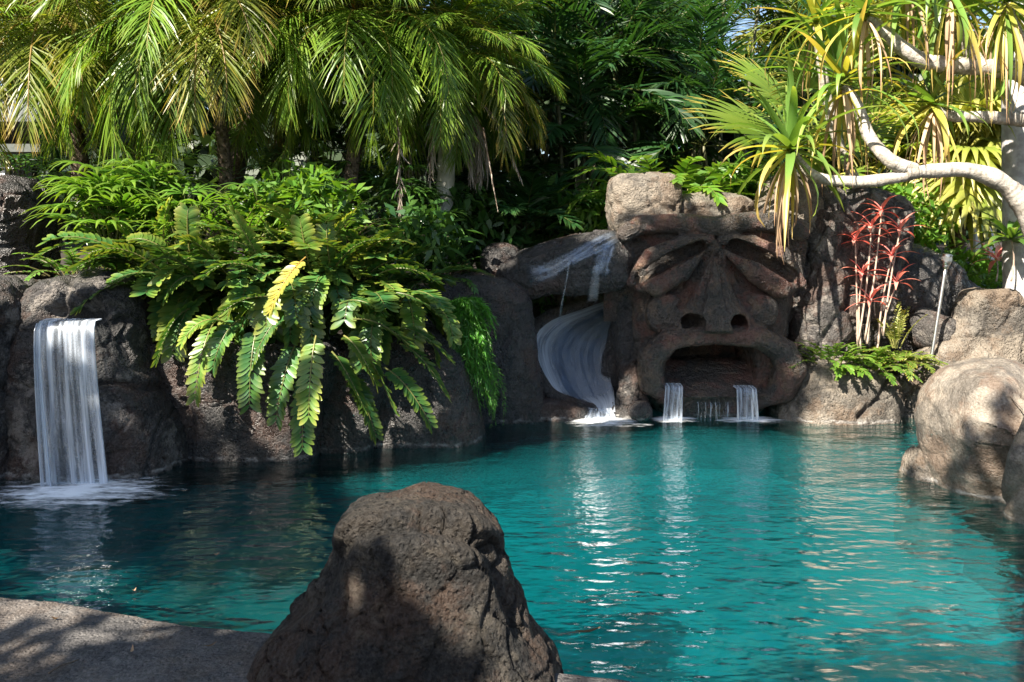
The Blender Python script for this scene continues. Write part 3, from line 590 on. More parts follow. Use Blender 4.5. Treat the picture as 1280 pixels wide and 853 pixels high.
def leaf_cards(C, size, asp=.4, up=.3):
    n = len(C); d = nrm(rng.normal(size=(n, 3)) + (0, 0, -.2)); nn = nrm(rng.normal(size=(n, 3)) + (0, 0, up * 3)); s = nrm(np.cross(d, nn)); sz = size * (.6 + .8 * rng.random(n))
    P_ = np.stack([C, C + d * (sz * .5)[:, None] + s * (sz * asp * .5)[:, None], C + d * sz[:, None] - UP * (sz * .15)[:, None], C + d * (sz * .5)[:, None] - s * (sz * asp * .5)[:, None]], 1)
    at = np.zeros((n, 4, 3)); at[:, :, 1] = rng.random(n)[:, None]; at[:, 2, 0] = 1
    return P_.reshape(-1, 3), np.arange(4 * n).reshape(n, 4), at.reshape(-1, 3)

# ------------------------------------------------------------------ pinnate palms
def trunk_path(b, t, lean=.1, n=14): b, t = np.asarray(b, float), np.asarray(t, float); return bez(b, (b + t) / 2 + np.array((lean, 0, 0)), t, n)
def shaggy(path, rad, mat, parent, studs=True):
    obj('trunk', tube(path, rad, 12, 40, wob=.05), M[mat], parent)
    if studs: # old leaf bases
        pp = spline(path, 200); n = 170; i = np.linspace(6, 196, n).astype(int); th = np.arange(n) * 2.4; r = np.interp(i / 200, np.linspace(0, 1, len(rad)), rad)
        o = np.stack([np.cos(th), np.sin(th), np.full(n, .75)], 1); c = pp[i] + o * (1, 1, 0) * r[:, None] * .8
        C = np.stack([c, c + o * .035, c + o * .07], 1); s = np.stack([-np.sin(th), np.cos(th), 0 * th], 1)[:, None].repeat(3, 1)
        obj('leaf_bases', ribbons(C, s, np.array([.022, .016, .006])[None].repeat(n, 0), np.cross(s, nrm(o)[:, None]), .5, 3), M[mat], parent, kind='stuff')
def phoenix(label, base, top, nf, L, rad, leaf='phoenix', group='feathery date palms behind the planted bed', dead=0, mat='palm_trunk', seed=0, azb=None, lowest=-65, old=.22, tmat=None, trunk=True, studs=True):
    global rng; rng = np.random.default_rng(seed + 100)
    o = thing('date_palm', label, 'palm', base, group)
    if trunk: shaggy(trunk_path(base, top, .08), rad, mat, o, studs)
    for i in range(nf):
        u = (i + .5) / nf; az = i * 2.39996 + rng.normal() * .15
        pit = R(80 - (80 - lowest * .35) * u ** .9) + rng.normal() * .1
        bend = R(42 + 70 * u) + rng.normal() * .15; l = L * (.85 + .25 * rng.random())
        pth = arc(np.asarray(top) + (0, 0, .1 * (1 - u)), az, pit, l, bend, 16, 1.3, rng.normal() * .25)
        m = leaf if rng.random() > old * (u > .45) * 1.1 else leaf + '_old' if leaf == 'phoenix' else leaf
        obj('frond', pinnate(pth, 66, .42 * L / 1.5, .0074, 1.2, .45, .55 + .5 * u, .3 - .2 * u, 'lance', .14, .012, .45, jit=.14), M[m], o)
    for i in range(dead):
        az = rng.random() * 6.28; pth = arc(np.asarray(top) - (0, 0, .12), az, R(-35), L * .85, R(60), 14, .8)
        obj('dead_frond', pinnate(pth, 34, .26, .006, .6, .3, 1.6, -.3, 'lance', .2, .011, .8, jit=.25, miss=.25), M['dead'], o, label='dry grey brown frond hanging down')
    return o
phoenix('feathery date palm arching over the top left with a dark leaning trunk', P(288, 305, 8.1), P(255, 20, 7.9), 60, 1.9, [.085, .062, .058, .075], seed=1)
phoenix('feathery date palm with bright fronds and a short shaggy trunk above the cardboard palms', P(428, 310, 8.5), P(450, 28, 8.3), 60, 1.85, [.09, .075, .065, .08], seed=2)
phoenix('feathery date palm at the far top left whose orange tipped fronds hang over a roof', P(112, 290, 8.6), P(60, 25, 8.3), 56, 1.9, [.10, .09, .10], seed=3, old=.5)
phoenix('date palm on a pale ringed trunk with grey dead fronds hanging below its crown', P(547, 330, 9.0), P(560, 88, 8.8), 46, 1.5, [.105, .10, .10, .09], seed=4, dead=7, mat='pale_trunk', studs=False)
phoenix('feathery date palm rising out of the top of the picture between two others', P(350, 310, 9.8), P(345, -60, 9.6), 46, 1.9, [.09, .09, .1], seed=5)
o = ORIG  # long dry fronds hanging straight down below the second crown
def hang(parent, pts, Y, w=.20): obj('dead_frond', pinnate(spline([P(*q, Y) for q in pts], 12), 26, w, .006, .35, .2, 1.2, -.1, 'lance', .1, .010, .9, jit=.2), M['dead'], parent, label='dry frond hanging straight down')
pb = [x for x in COL.objects if x.name == 'date_palm.001'][0]; hang(pb, [(492, 110), (499, 190), (500, 292)], 7.9, .16)
pc = [x for x in COL.objects if x.name == 'date_palm.003'][0]
hang(pc, [(590, 120), (620, 150), (652, 225)], 8.5); hang(pc, [(572, 130), (580, 180), (594, 232)], 8.5, .16); hang(pc, [(604, 160), (612, 205), (622, 262)], 8.2, .08)

def areca(label, base, top, nf, L, seed, mat='areca', canes=3, pitch=(82, -10), leafl=.56, wid=.021, group='slender palms in the dark background', cat='palm', name='areca_palm', droop=.5, n=30, bend=(35, 75)):
    global rng; rng = np.random.default_rng(seed + 500)
    o = thing(name, label, cat, base, group); base = np.asarray(base, float); top = np.asarray(top, float); k = 0
    for c in range(canes):
        off = rng.normal(size=3) * (.22, .2, .0) * (c > 0); t = top + off * 1.8 + (0, 0, -.35 * c * (.4 + rng.random()))
        if (t - base)[2] > .3: obj('cane', tube(trunk_path(base + off, t, rng.normal() * .15), [.034, .03, .022], 7, 16), M['stem'], o)
        for i in range(nf // canes):
            u = (i + .5) / (nf // canes); az = i * 2.4 + c + rng.normal() * .2
            pth = arc(t, az, R(pitch[0] + (pitch[1] - pitch[0]) * u) + rng.normal() * .08, L * (.8 + .3 * rng.random()), R(bend[0] + (bend[1] - bend[0]) * u), 14, 1.2, rng.normal() * .3)
            obj('frond', pinnate(pth, n, leafl, wid, 1.1, .5, droop, .35, 'lance', .18, .010, .4), M[mat], o)
    return o
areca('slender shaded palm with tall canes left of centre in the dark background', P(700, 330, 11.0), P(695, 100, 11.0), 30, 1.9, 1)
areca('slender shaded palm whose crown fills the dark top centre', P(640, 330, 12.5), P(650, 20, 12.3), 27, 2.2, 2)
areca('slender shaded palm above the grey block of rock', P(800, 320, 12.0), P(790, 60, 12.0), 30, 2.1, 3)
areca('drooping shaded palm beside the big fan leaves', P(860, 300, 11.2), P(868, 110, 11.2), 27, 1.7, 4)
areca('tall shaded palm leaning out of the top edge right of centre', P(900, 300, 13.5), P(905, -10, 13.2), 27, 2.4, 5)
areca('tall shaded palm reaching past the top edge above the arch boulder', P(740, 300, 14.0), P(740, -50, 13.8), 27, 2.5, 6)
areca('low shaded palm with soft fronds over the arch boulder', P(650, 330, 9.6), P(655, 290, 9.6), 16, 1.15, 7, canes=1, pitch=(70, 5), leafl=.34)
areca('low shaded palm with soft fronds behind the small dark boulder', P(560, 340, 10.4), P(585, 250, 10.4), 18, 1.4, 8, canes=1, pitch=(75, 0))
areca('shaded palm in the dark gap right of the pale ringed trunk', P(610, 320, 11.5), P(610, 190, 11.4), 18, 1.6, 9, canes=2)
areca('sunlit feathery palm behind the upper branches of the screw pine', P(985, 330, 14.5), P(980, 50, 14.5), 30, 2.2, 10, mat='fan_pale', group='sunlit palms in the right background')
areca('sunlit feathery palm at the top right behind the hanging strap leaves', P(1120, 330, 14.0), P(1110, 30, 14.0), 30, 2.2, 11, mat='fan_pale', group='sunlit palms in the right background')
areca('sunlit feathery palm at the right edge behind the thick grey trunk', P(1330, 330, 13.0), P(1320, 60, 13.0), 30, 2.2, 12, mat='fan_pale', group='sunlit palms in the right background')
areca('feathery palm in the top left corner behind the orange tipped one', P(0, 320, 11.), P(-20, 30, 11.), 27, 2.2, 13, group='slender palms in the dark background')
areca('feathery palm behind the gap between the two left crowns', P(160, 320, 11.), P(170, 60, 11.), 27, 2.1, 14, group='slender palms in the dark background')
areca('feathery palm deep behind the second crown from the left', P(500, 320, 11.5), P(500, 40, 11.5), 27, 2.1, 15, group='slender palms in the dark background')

# ------------------------------------------------------------------ fan palms and lady palms
def fanpalm(label, base, top, nf, L, seed, mat='fan', group='fan palms on the right', petl=.6, rad=.11, low=-60, nseg=24, az0=0, name='fan_palm', droop=.5, trunk=True, spread=2.3, cut=.5):
    global rng; rng = np.random.default_rng(seed + 900)
    o = thing(name, label, 'palm', base, group); top = np.asarray(top, float)
    if trunk: shaggy(trunk_path(base, top, .05), [rad, rad * .9, rad], 'palm_trunk', o)
    for i in range(nf):
        u = (i + .5) / nf; az = az0 + i * 2.4 + rng.normal() * .15; pt = R(75 + (low - 75) * u) + rng.normal() * .12
        d = np.array((math.cos(pt) * math.cos(az), math.cos(pt) * math.sin(az), math.sin(pt))); hub = top + d * petl * (.8 + .4 * rng.random()) - UP * .12 * u
        d2 = nrm(d - UP * (.25 + .4 * u)); n = np.cross(np.cross(d2, UP), d2)
        obj('fan_leaf', fanleaf(hub, d2, n, L * (.85 + .3 * rng.random()), nseg, spread, droop=droop, pet=top), M[mat], o)
    return o
fanpalm('bushy sunlit fan palm with a shaggy trunk right of the red leaved canes', P(1192, 370, 11.0), P(1198, 190, 11.0), 30, .95, 1, 'fan_pale', droop=.8)
fanpalm('pale fan palm standing behind the thick grey trunk at the right', P(1275, 360, 12.5), P(1250, 130, 12.5), 24, .95, 2, 'fan_pale', droop=.7)
fanpalm('sunlit fan palm between the screw pine heads', P(1090, 360, 11.5), P(1075, 215, 11.5), 22, .8, 3, 'fan', droop=.5)
fo = thing('fan_palm', 'fan palm with two huge pleated yellow edged leaves left of the screw pine', 'palm', P(1010, 300, 9.2), 'fan palms on the right')
rng = np.random.default_rng(77); tp = P(1012, 215, 9.2)
obj('trunk', tube(trunk_path(P(1012, 300, 9.2), tp), [.1, .09], 10, 14, wob=.06), M['palm_trunk'], fo)
for hx, hy, dx, dz, L in ((972, 172, -1, .22, 1.15), (985, 132, -.95, .6, 1.0), (1035, 120, .6, .9, .8), (1050, 175, .9, .2, .8), (1010, 110, -.1, 1, .75)):
    h = P(hx, hy, 9.0); obj('fan_leaf', fanleaf(h, (dx, -.25, dz), (.1, -.55, .85), L, 32, 1.75, droop=.22, pet=tp, fold=.6, cup=.05), M['fan'], fo)
def ladypalm(label, base, n, L, seed, h=.6, mat='lady', nseg=9, spread=.5, group='lady palms under the date palms', droop=.6):
    global rng; rng = np.random.default_rng(seed + 1300)
    o = thing('lady_palm', label, 'shrub', base, group); base = np.asarray(base, float)
    for i in range(n):
        az = i * 2.4 + rng.normal() * .3; r = spread * math.sqrt((i + .5) / n); hh = h * (1.1 - .7 * (i / n)) + rng.normal() * .08
        foot = base + (r * .3 * math.cos(az), r * .3 * math.sin(az), 0); hub = base + (r * math.cos(az), r * math.sin(az), hh)
        d = np.array((math.cos(az), math.sin(az), .15 + rng.normal() * .2)); 
        obj('fan_leaf', fanleaf(hub, d, (0, 0, 1.), L * (.8 + .4 * rng.random()), nseg, 2.0, L * .062, droop, pet=foot, fold=.3, cup=.2, rw=.006), M[mat], o)
    return o
ladypalm('bright lady palm in full sun left of the dark leaning trunk', P(142, 312, 7.2), 26, .42, 1, .60, 'bright', 11, .36)
ladypalm('shaded lady palm under the orange tipped fronds', P(196, 285, 7.6), 14, .38, 2, .6, 'lady', 9, .45)
ladypalm('lady palm with a few pale yellow leaves beside the dark leaning trunk', P(232, 318, 7.1), 18, .32, 3, .42, 'bright', 8, .3)
ladypalm('lady palm right of the dark leaning trunk', P(352, 310, 7.5), 15, .36, 4, .5, 'lady', 9, .5)
ladypalm('dark lady palm behind the second shaggy trunk', P(400, 260, 9.0), 34, .42, 5, .8, 'bush', 9, .6)
ladypalm('dark lady palm left of the pale ringed trunk', P(500, 320, 8.6), 34, .42, 6, .7, 'bush', 9, .55)
ladypalm('dark lady palm low in the shade at the left edge', P(20, 270, 9.0), 30, .42, 7, .6, 'bush', 9, .6)

def bush(label, base, rx, rz, n, size, seed, mat='bush', group='leafy shrubs in the planted beds', name='shrub', asp=.34):
    global rng; rng = np.random.default_rng(seed + 1700)
    o = thing(name, label, 'shrub', base, group); base = np.asarray(base, float); 
    q = nrm(rng.normal(size=(n, 3))) * (rng.random(n) ** .4)[:, None] * (rx, rx, rz) + base + (0, 0, rz * .9)
    q += .12 * nrm(rng.normal(size=(14, 3)))[rng.integers(0, 14, n)] * rx
    obj('foliage', leaf_cards(q, size, asp), M[mat], o)
    st = [tube(bez(base, base + (0, 0, rz), base + nrm(rng.normal(size=3)) * (rx * .7, rx * .7, rz * .4) + (0, 0, rz)), [.014, .006], 5) for _ in range(9)]
    obj('stems', join(*st), M['stem'], o)
bush('leafy shrub in the gap behind the bright lady palm', P(165, 310, 7.5), .5, .4, 900, .17, 1, 'bright')
bush('shaded leafy shrub between the two shaggy trunks', P(385, 310, 7.5), .5, .4, 1100, .15, 2, 'bright')
bush('sun flecked leafy shrub below the shaggy trunk', P(330, 300, 7.6), .4, .3, 700, .14, 3, 'bright')
bush('dark leafy shrub beside the pale ringed trunk', P(585, 330, 9.2), .6, .5, 900, .17, 4)
bush('dark leafy shrub behind the cardboard palms at their right end', P(520, 335, 8.0), .5, .35, 800, .17, 5)
bush('small bright shrub left of the grey block of rock', P(742, 285, 9.4), .32, .24, 500, .13, 6, 'bright')
bush('sunlit shrub behind the tall grey rock on the carved face', P(930, 262, 9.6), .45, .3, 700, .15, 7, 'bright')
bush('sunlit shrub at the right edge below the grey trunk', P(1215, 365, 10.3), .5, .3, 700, .14, 8, 'bright')
bush('sunlit shrub behind the dark sloping boulder', P(1120, 320, 10.6), .7, .5, 900, .18, 9, 'bright')
bush('dark shrub filling the shade behind the arch boulder', P(690, 320, 10.2), .8, .5, 1100, .18, 10)
bush('dark shrub behind the opening over the slide', P(640, 400, 9.9), .6, .35, 700, .16, 11)

# ------------------------------------------------------------------ cardboard palms hanging over the left wall
ZG = 'cardboard palms draped over the left wall'
def zfrond(o, b, t, Y0, Y1, mat, arch=60, n=18, L=.128, wid=.026, label=None, roll=0.):
    B = P(*b, Y0); T = P(*t, Y1); ln = np.linalg.norm(T - B)
    m = (B + T) / 2 + np.array((0, -.10, arch / FPX * Y0)); pth = bez(B, m, T, 16)
    L = L * min(1.15, .55 + ln * .55)
    obj('frond', pinnate(pth, n, L, wid * L / .145, 1.3, .95, .25, .22, 'obov', .14, .009, .12, fold=.22, jit=.07, roll=roll, prof=lambda x: .72 + .38 * np.sin(np.pi * (.1 + .75 * x))), M[mat], o, label=label)
def zamia(label, base, seed, n, Lr, explicit, azr, zs=1.):
    global rng; rng = np.random.default_rng(seed + 2000)
    o = thing('cardboard_palm', label, 'shrub', base, ZG); base = np.asarray(base, float)
    for e in explicit:
        b, t, Y0, Y1, mat = e[:5]; zfrond(o, b, t, Y0, Y1, mat, e[5] if len(e) > 5 else 45, label='yellowed frond' if mat == 'zamia_yellow' else None, roll=rng.normal() * .25)
    for i in range(n):
        u = (i + .5) / n; az = azr[0] + (azr[1] - azr[0]) * ((i * .618) % 1); pit = R(75 - 80 * u) + rng.normal() * .12
        L = Lr * (.75 + .4 * rng.random()); pth = arc(base + rng.normal(size=3) * (.24, .2, .05) + (0, .1, .06), az, pit, L, R(55 + 60 * u), 16, 1.2, rng.normal() * .3)
        r = rng.random(); mat = 'zamia' if r < .72 else 'zamia_young'
        ll = .125 * (.85 + .3 * rng.random())
        obj('frond', pinnate(pth, 18, ll, (.031 * ll / .15), 1.3, .95, .25, .22, 'obov', .18, .009, .14, fold=.22, jit=.08, prof=lambda x: .72 + .38 * np.sin(np.pi * (.1 + .75 * x))), M[mat], o)
    return o
A, Bm, C_ = 'zamia', 'zamia_young', 'zamia_yellow'
zamia('cardboard palm at the left end of the group, fronds reaching over the waterfall boulder', P(225, 372, 6.9), 1, 66, .74, [
    ((190, 330), (52, 318), 6.7, 6.4, A, 40), ((200, 350), (95, 336), 6.7, 6.3, A, 40), ((240, 360), (140, 352), 6.6, 6.2, A, 30), ((250, 385), (196, 452), 6.5, 6.2, A, 40),
    ((285, 405), (228, 428), 6.3, 6.05, Bm, 30), ((268, 402), (244, 498), 6.4, 6.15, Bm, 18), ((300, 400), (266, 460), 6.3, 6.1, A, 20), ((322, 408), (312, 506), 6.3, 6.1, A, 16),
    ((205, 310), (212, 252), 6.9, 6.8, Bm, 10), ((170, 318), (150, 276), 6.9, 6.9, Bm, 8), ((260, 352), (205, 372), 6.5, 6.2, A, 30), ((235, 340), (160, 300), 6.7, 6.6, Bm, 30), ((190, 345), (62, 300), 6.6, 6.3, A, 40), ((215, 350), (110, 318), 6.5, 6.2, Bm, 40), ((240, 335), (235, 262), 6.7, 6.6, Bm, 16), ((250, 350), (180, 335), 6.4, 6.1, A, 40), ((285, 345), (230, 300), 6.6, 6.4, Bm, 24)], (R(95), R(330)))
zamia('cardboard palm in the middle of the group with a big yellow frond', P(355, 360, 6.9), 2, 92, .74, [
    ((382, 322), (338, 388), 6.3, 6.05, C_, 12), ((395, 420), (386, 520), 6.25, 6.05, Bm, 14), ((415, 345), (408, 282), 6.6, 6.5, Bm, 6), ((340, 372), (262, 408), 6.3, 6.1, A, 26), ((360, 390), (314, 458), 6.35, 6.15, A, 20),
    ((385, 470), (378, 560), 6.35, 6.2, A, 20), ((415, 440), (455, 510), 6.35, 6.15, A, 20), ((372, 330), (300, 330), 6.5, 6.3, A, 20), ((400, 340), (440, 268), 6.7, 6.6, Bm, 16), ((350, 325), (330, 280), 6.8, 6.7, Bm, 10), ((345, 330), (265, 300), 6.6, 6.5, Bm, 20), ((372, 425), (345, 525), 6.4, 6.2, A, 16), ((335, 345), (290, 268), 6.6, 6.4, Bm, 16), ((390, 350), (375, 275), 6.6, 6.4, Bm, 16), ((340, 350), (255, 345), 6.3, 6.1, A, 36), ((410, 350), (470, 300), 6.6, 6.4, A, 26)], (R(180), R(395)))
zamia('cardboard palm at the right end of the group beside the asparagus fern', P(455, 385, 7.0), 3, 84, .74, [
    ((445, 325), (512, 304), 6.6, 6.5, Bm, 26), ((470, 345), (545, 352), 6.6, 6.5, A, 26), ((470, 370), (548, 392), 6.5, 6.4, A, 26), ((490, 410), (562, 450), 6.5, 6.4, A, 26), ((500, 430), (558, 494), 6.5, 6.4, A, 26), ((480, 460), (538, 530), 6.5, 6.4, A, 26),
    ((455, 440), (492, 512), 6.4, 6.3, A, 22), ((440, 400), (512, 432), 6.3, 6.2, A, 24), ((430, 420), (470, 480), 6.3, 6.2, Bm, 24), ((440, 470), (470, 545), 6.4, 6.25, A, 20), ((425, 380), (480, 392), 6.3, 6.2, A, 20), ((455, 350), (520, 330), 6.7, 6.6, A, 26)], (R(195), R(420)))

# trailing asparagus fern
rng = np.random.default_rng(31)
af = thing('asparagus_fern', 'bright green feathery fern trailing down the dark boulder', 'fern', P(572, 385, 7.45))
for i in range(90):
    b = P(552 + 40 * rng.random(), 378 + 20 * rng.random(), 7.3 + .3 * rng.random()); r = rng.random()
    e = P(560 + 62 * rng.random() ** .8, 400 + 130 * r ** 1.3, 7.15 + .1 * rng.random()); e[0] = max(e[0], b[0] - .05)
    pth = bez(b, b * .45 + e * .55 + np.array((.03, -.25 - .1 * rng.random(), .24 + .1 * rng.random())), e, 18)
    obj('frond', pinnate(pth, 60, .075, .0042, 1.0, .7, .6, .3, 'lance', .04, .003, 1.2, jit=.35), M['asparagus'], af)
for i in range(8):
    b = P(600 + 12 * rng.random(), 440, 7.3); e = P(612 + 26 * rng.random(), 500 + 40 * rng.random(), 7.15)
    obj('frond', pinnate(bez(b, (b + e) / 2 + np.array((.12, -.1, .1)), e, 14), 26, .05, .003, 1., .7, .6, .3, 'lance', .04, .002, 1.2, jit=.3), M['asparagus'], af)

# ------------------------------------------------------------------ split-leaf philodendron and greens behind the face
def lobed(path, wid, n=8, L=.2, **kw): return pinnate(path, n, L, wid, 1.2, .5, .35, .15, 'strap', .3, .008, .2, fold=.2, jit=.08, prof=lambda x: .9 - .35 * x, **kw)
rng = np.random.default_rng(41)
ph = thing('philodendron', 'split leaf philodendron glowing green behind the grey block of rock', 'shrub', P(845, 262, 9.3))
for i in range(30):
    az = i * 2.4; b = P(845 + 44 * math.cos(az), 256, 9.3 + .3 * math.sin(az)); l = .8 + .3 * rng.random()
    obj('leaf', lobed(arc(b, az, R(72 - 45 * (i / 26)), l, R(80), 12, 1.6), .036, 11, .24), M['bright'], ph)
def clump(name, label, base, n, l, seed, mat, pit=(75, 10), wid=.016, L=.09, spread=.12, group='small ferns in the rocks', bend=60, nl=9):
    global rng; rng = np.random.default_rng(seed + 2500); o = thing(name, label, 'fern', base, group); base = np.asarray(base, float)
    for i in range(n):
        az = i * 2.4 + rng.normal() * .2; u = i / n
        obj('leaf', lobed(arc(base + spread * np.array((math.cos(az), math.sin(az), 0)) * math.sqrt(u), az, R(pit[0] + (pit[1] - pit[0]) * u), l * (.7 + .5 * rng.random()), R(bend), 10, 1.4), wid, nl, L), M[mat], o)
clump('fern', 'deeply lobed green fern left of the red leaved canes', P(1040, 455, 8.1), 46, .36, 1, 'bright', spread=.22)
clump('fern', 'deeply lobed green fern at the foot of the red leaved canes', P(1085, 462, 8.05), 38, .32, 2, 'bright', spread=.2)
clump('fern', 'low yellowish fern beside the torch light', P(1130, 452, 8.05), 30, .30, 3, 'fan', spread=.16, pit=(50, 5), wid=.012)
clump('fern', 'upright sword fern with yellow green fronds right of the red leaved canes', P(1120, 435, 8.2), 9, .46, 4, 'fan_pale', pit=(85, 55), wid=.009, L=.07, spread=.05, bend=30, nl=14)
clump('fern', 'soft green fern at the foot of the pale ringed trunk', P(555, 350, 8.3), 20, .5, 5, 'bush', L=.12)
clump('fern', 'pale green fern on the bed above the wide waterfall', P(100, 345, 7.0), 20, .42, 7, 'lady', spread=.3)
clump('fern', 'green fern on the bed between the bright lady palm and the cardboard palms', P(165, 335, 7.3), 20, .42, 8, 'bright', spread=.3)
clump('fern', 'green fern at the foot of the dark leaning trunk', P(300, 300, 7.1), 26, .55, 9, 'bright', spread=.3)
clump('fern', 'green fern at the foot of the second shaggy trunk', P(415, 300, 7.4), 26, .55, 10, 'lady', spread=.3)
clump('fern', 'low green fern behind the boulder with the tilted column', P(1190, 372, 9.6), 22, .4, 6, 'bright')

# ------------------------------------------------------------------ red ti plants
TG = 'red leaved ti canes by the carved face'
def ti(label, b, t, Y, n, L, seed, mat='ti_red', group=TG):
    global rng; rng = np.random.default_rng(seed + 3000); B = P(*b, Y); T = P(*t, Y); o = thing('ti_plant', label, 'plant', B, group)
    obj('cane', tube(bez(B, (B + T) / 2 + rng.normal(size=3) * .03, T), [.011, .009, .007], 6, 14), M['ti_stem'], o)
    for i in range(n):
        u = i / n; pth = arc(T + UP * .03 * (1 - u), i * 2.4, R(70 - 75 * u), L * (.8 + .4 * rng.random()), R(65), 9, 1.3)
        obj('leaf', blade(pth, .022 * L / .28 * (1 if mat == 'ti_red' else 1.3), 'oval', .3), M[mat], o)
for i, (b, t, lab) in enumerate((((1081, 425), (1102, 266), 'tallest red leaved cane of the clump'), ((1072, 430), (1089, 286), 'second tallest red leaved cane, just left of the tallest'),
        ((1072, 440), (1069, 302), 'leftmost red leaved cane of the clump'), ((1104, 420), (1125, 290), 'red leaved cane with a high head at the right of the clump'), ((1098, 430), (1115, 322), 'red leaved cane with a head at middle height'),
        ((1093, 456), (1121, 355), 'slanting red leaved cane leaning right above the ferns'), ((1084, 430), (1088, 378), 'shortest red leaved cane low in the clump'), ((1076, 436), (1078, 344), 'red leaved cane with a low head at the left of the clump'))):
    ti(lab, b, t, 8.12 + .05 * (i % 3), 10, .27, i)
ti('broad leaved green ti plant at the right edge beyond the rocks', (1264, 352), (1264, 300), 8.45, 18, .46, 21, 'ti_green', 'ti plants at the right edge')
ti('orange leaved ti plant left of the broad green one at the right edge', (1245, 352), (1246, 326), 9.5, 12, .36, 22, 'ti_red', 'ti plants at the right edge')
ti('broad leaved green plant under the low screw pine limb', (1085, 300), (1085, 262), 9.9, 14, .5, 23, 'ti_green', 'ti plants at the right edge')

# ------------------------------------------------------------------ screw pine
rng = np.random.default_rng(51)
pd = thing('screw_pine', 'sprawling screw pine with pale bent limbs and strap leaved heads', 'tree', P(1330, 420, 7.4))
def limb(pts, Y, r, n=110):
    pp = spline([P(*q[:2], (q[2] if len(q) > 2 else Y)) for q in pts], n); rad = np.interp(np.linspace(0, 1, n), np.linspace(0, 1, len(r)), r)
    ring = (rng.random(n) < .22) * (.3 + .7 * rng.random(n)); rad = rad * (1 + .06 * np.interp(np.arange(n), np.arange(0, n, 7), rng.normal(size=len(range(0, n, 7)))) + .05 * ring); V_, F_, a_ = tube(pp, rad, 14, wob=.015); a_[:, 0] = np.concatenate([np.repeat(ring, 14), [0, 0]]); obj('limb', (V_, F_, a_), M['pan_bark'], pd)
limb([(1352, 560), (1340, 420), (1300, 290), (1262, 236), (1215, 214), (1165, 214), (1132, 217)], 7.4, [.16, .14, .12, .09, .072, .064, .064])
limb([(1140, 218), (1095, 226, 7.5), (1060, 227, 7.6), (1022, 222, 7.7), (1000, 205, 7.75), (990, 190, 7.75)], 7.4, [.062, .058, .055, .05, .05, .05])
limb([(1142, 214), (1112, 200), (1086, 170, 7.6), (1076, 140, 7.7), (1062, 116, 7.75), (1055, 106, 7.75)], 7.42, [.07, .062, .055, .05, .05, .05])
limb([(1340, 130), (1280, 92), (1220, 84), (1160, 78), (1130, 62), (1105, 40), (1085, 22)], 7.6, [.13, .1, .085, .075, .07, .06, .05])
limb([(1340, 170), (1290, 152), (1240, 147), (1190, 145), (1168, 136)], 7.8, [.09, .07, .06, .052, .05])
limb([(1332, 560, 7.5), (1330, 430, 7.5), (1325, 250, 7.6), (1338, 110, 7.6), (1350, -20, 7.6)], 7.5, [.16, .15, .14, .12])
limb([(1225, 84), (1205, 50), (1190, 15), (1185, -10)], 7.6, [.075, .065, .055, .05])
limb([(1325, 120), (1285, 70), (1265, 30), (1258, 5)], 7.5, [.08, .07, .055, .05])
def phead(px, py, Y, n, L, dn, seed, wid=.033, pt=(85, -35)):
    global rng; rng = np.random.default_rng(seed + 3500); c = P(px, py, Y)
    for i in range(n):
        u = i / n; az = i * 2.4 + rng.normal() * .4; l = L * (.7 + .5 * rng.random())
        pth = arc(c + UP * .1 * (1 - u), az, R(pt[0] + (pt[1] - pt[0]) * u) + rng.normal() * .1, l, R(15 + 85 * rng.random() ** 1.2 + 25 * u), 10, 2.2, rng.normal() * .15)
        obj('leaf', blade(pth, wid * (.8 + .35 * rng.random()), 'strap', .35), M['pandan' if rng.random() > .04 + .25 * u else 'pandan_old'], pd)
    for i in range(dn):
        az = rng.random() * 6.28; l = L * (.65 + .5 * rng.random()); pth = arc(c - UP * .05, az, R(-30 - 30 * rng.random()), l, R(50), 10, .6, rng.normal() * .4)
        obj('dry_leaf', blade(pth, wid * (.3 + .35 * rng.random()), 'strap', .5), M['straw' if rng.random() < .65 else 'pandan_old'], pd, label='dry leaf hanging down')
phead(988, 190, 7.75, 40, .95, 20, 1, .042); phead(1054, 104, 7.75, 42, .98, 14, 2); phead(1082, 18, 7.55, 34, 1.0, 10, 3)
phead(1166, 132, 7.8, 36, .85, 18, 4); phead(1186, -8, 7.6, 40, 1.1, 22, 5, pt=(50, -80)); phead(1258, 6, 7.5, 38, 1.05, 18, 6, pt=(50, -80))
phead(1020, 30, 8.6, 32, .95, 6, 7); phead(1130, -30, 7.9, 30, 1.1, 12, 8, pt=(30, -85))
limb([(1075, 240, 8.8), (1045, 170, 8.7), (1030, 100, 8.6), (1020, 34, 8.6)], 8.7, [.06, .055, .05, .05])

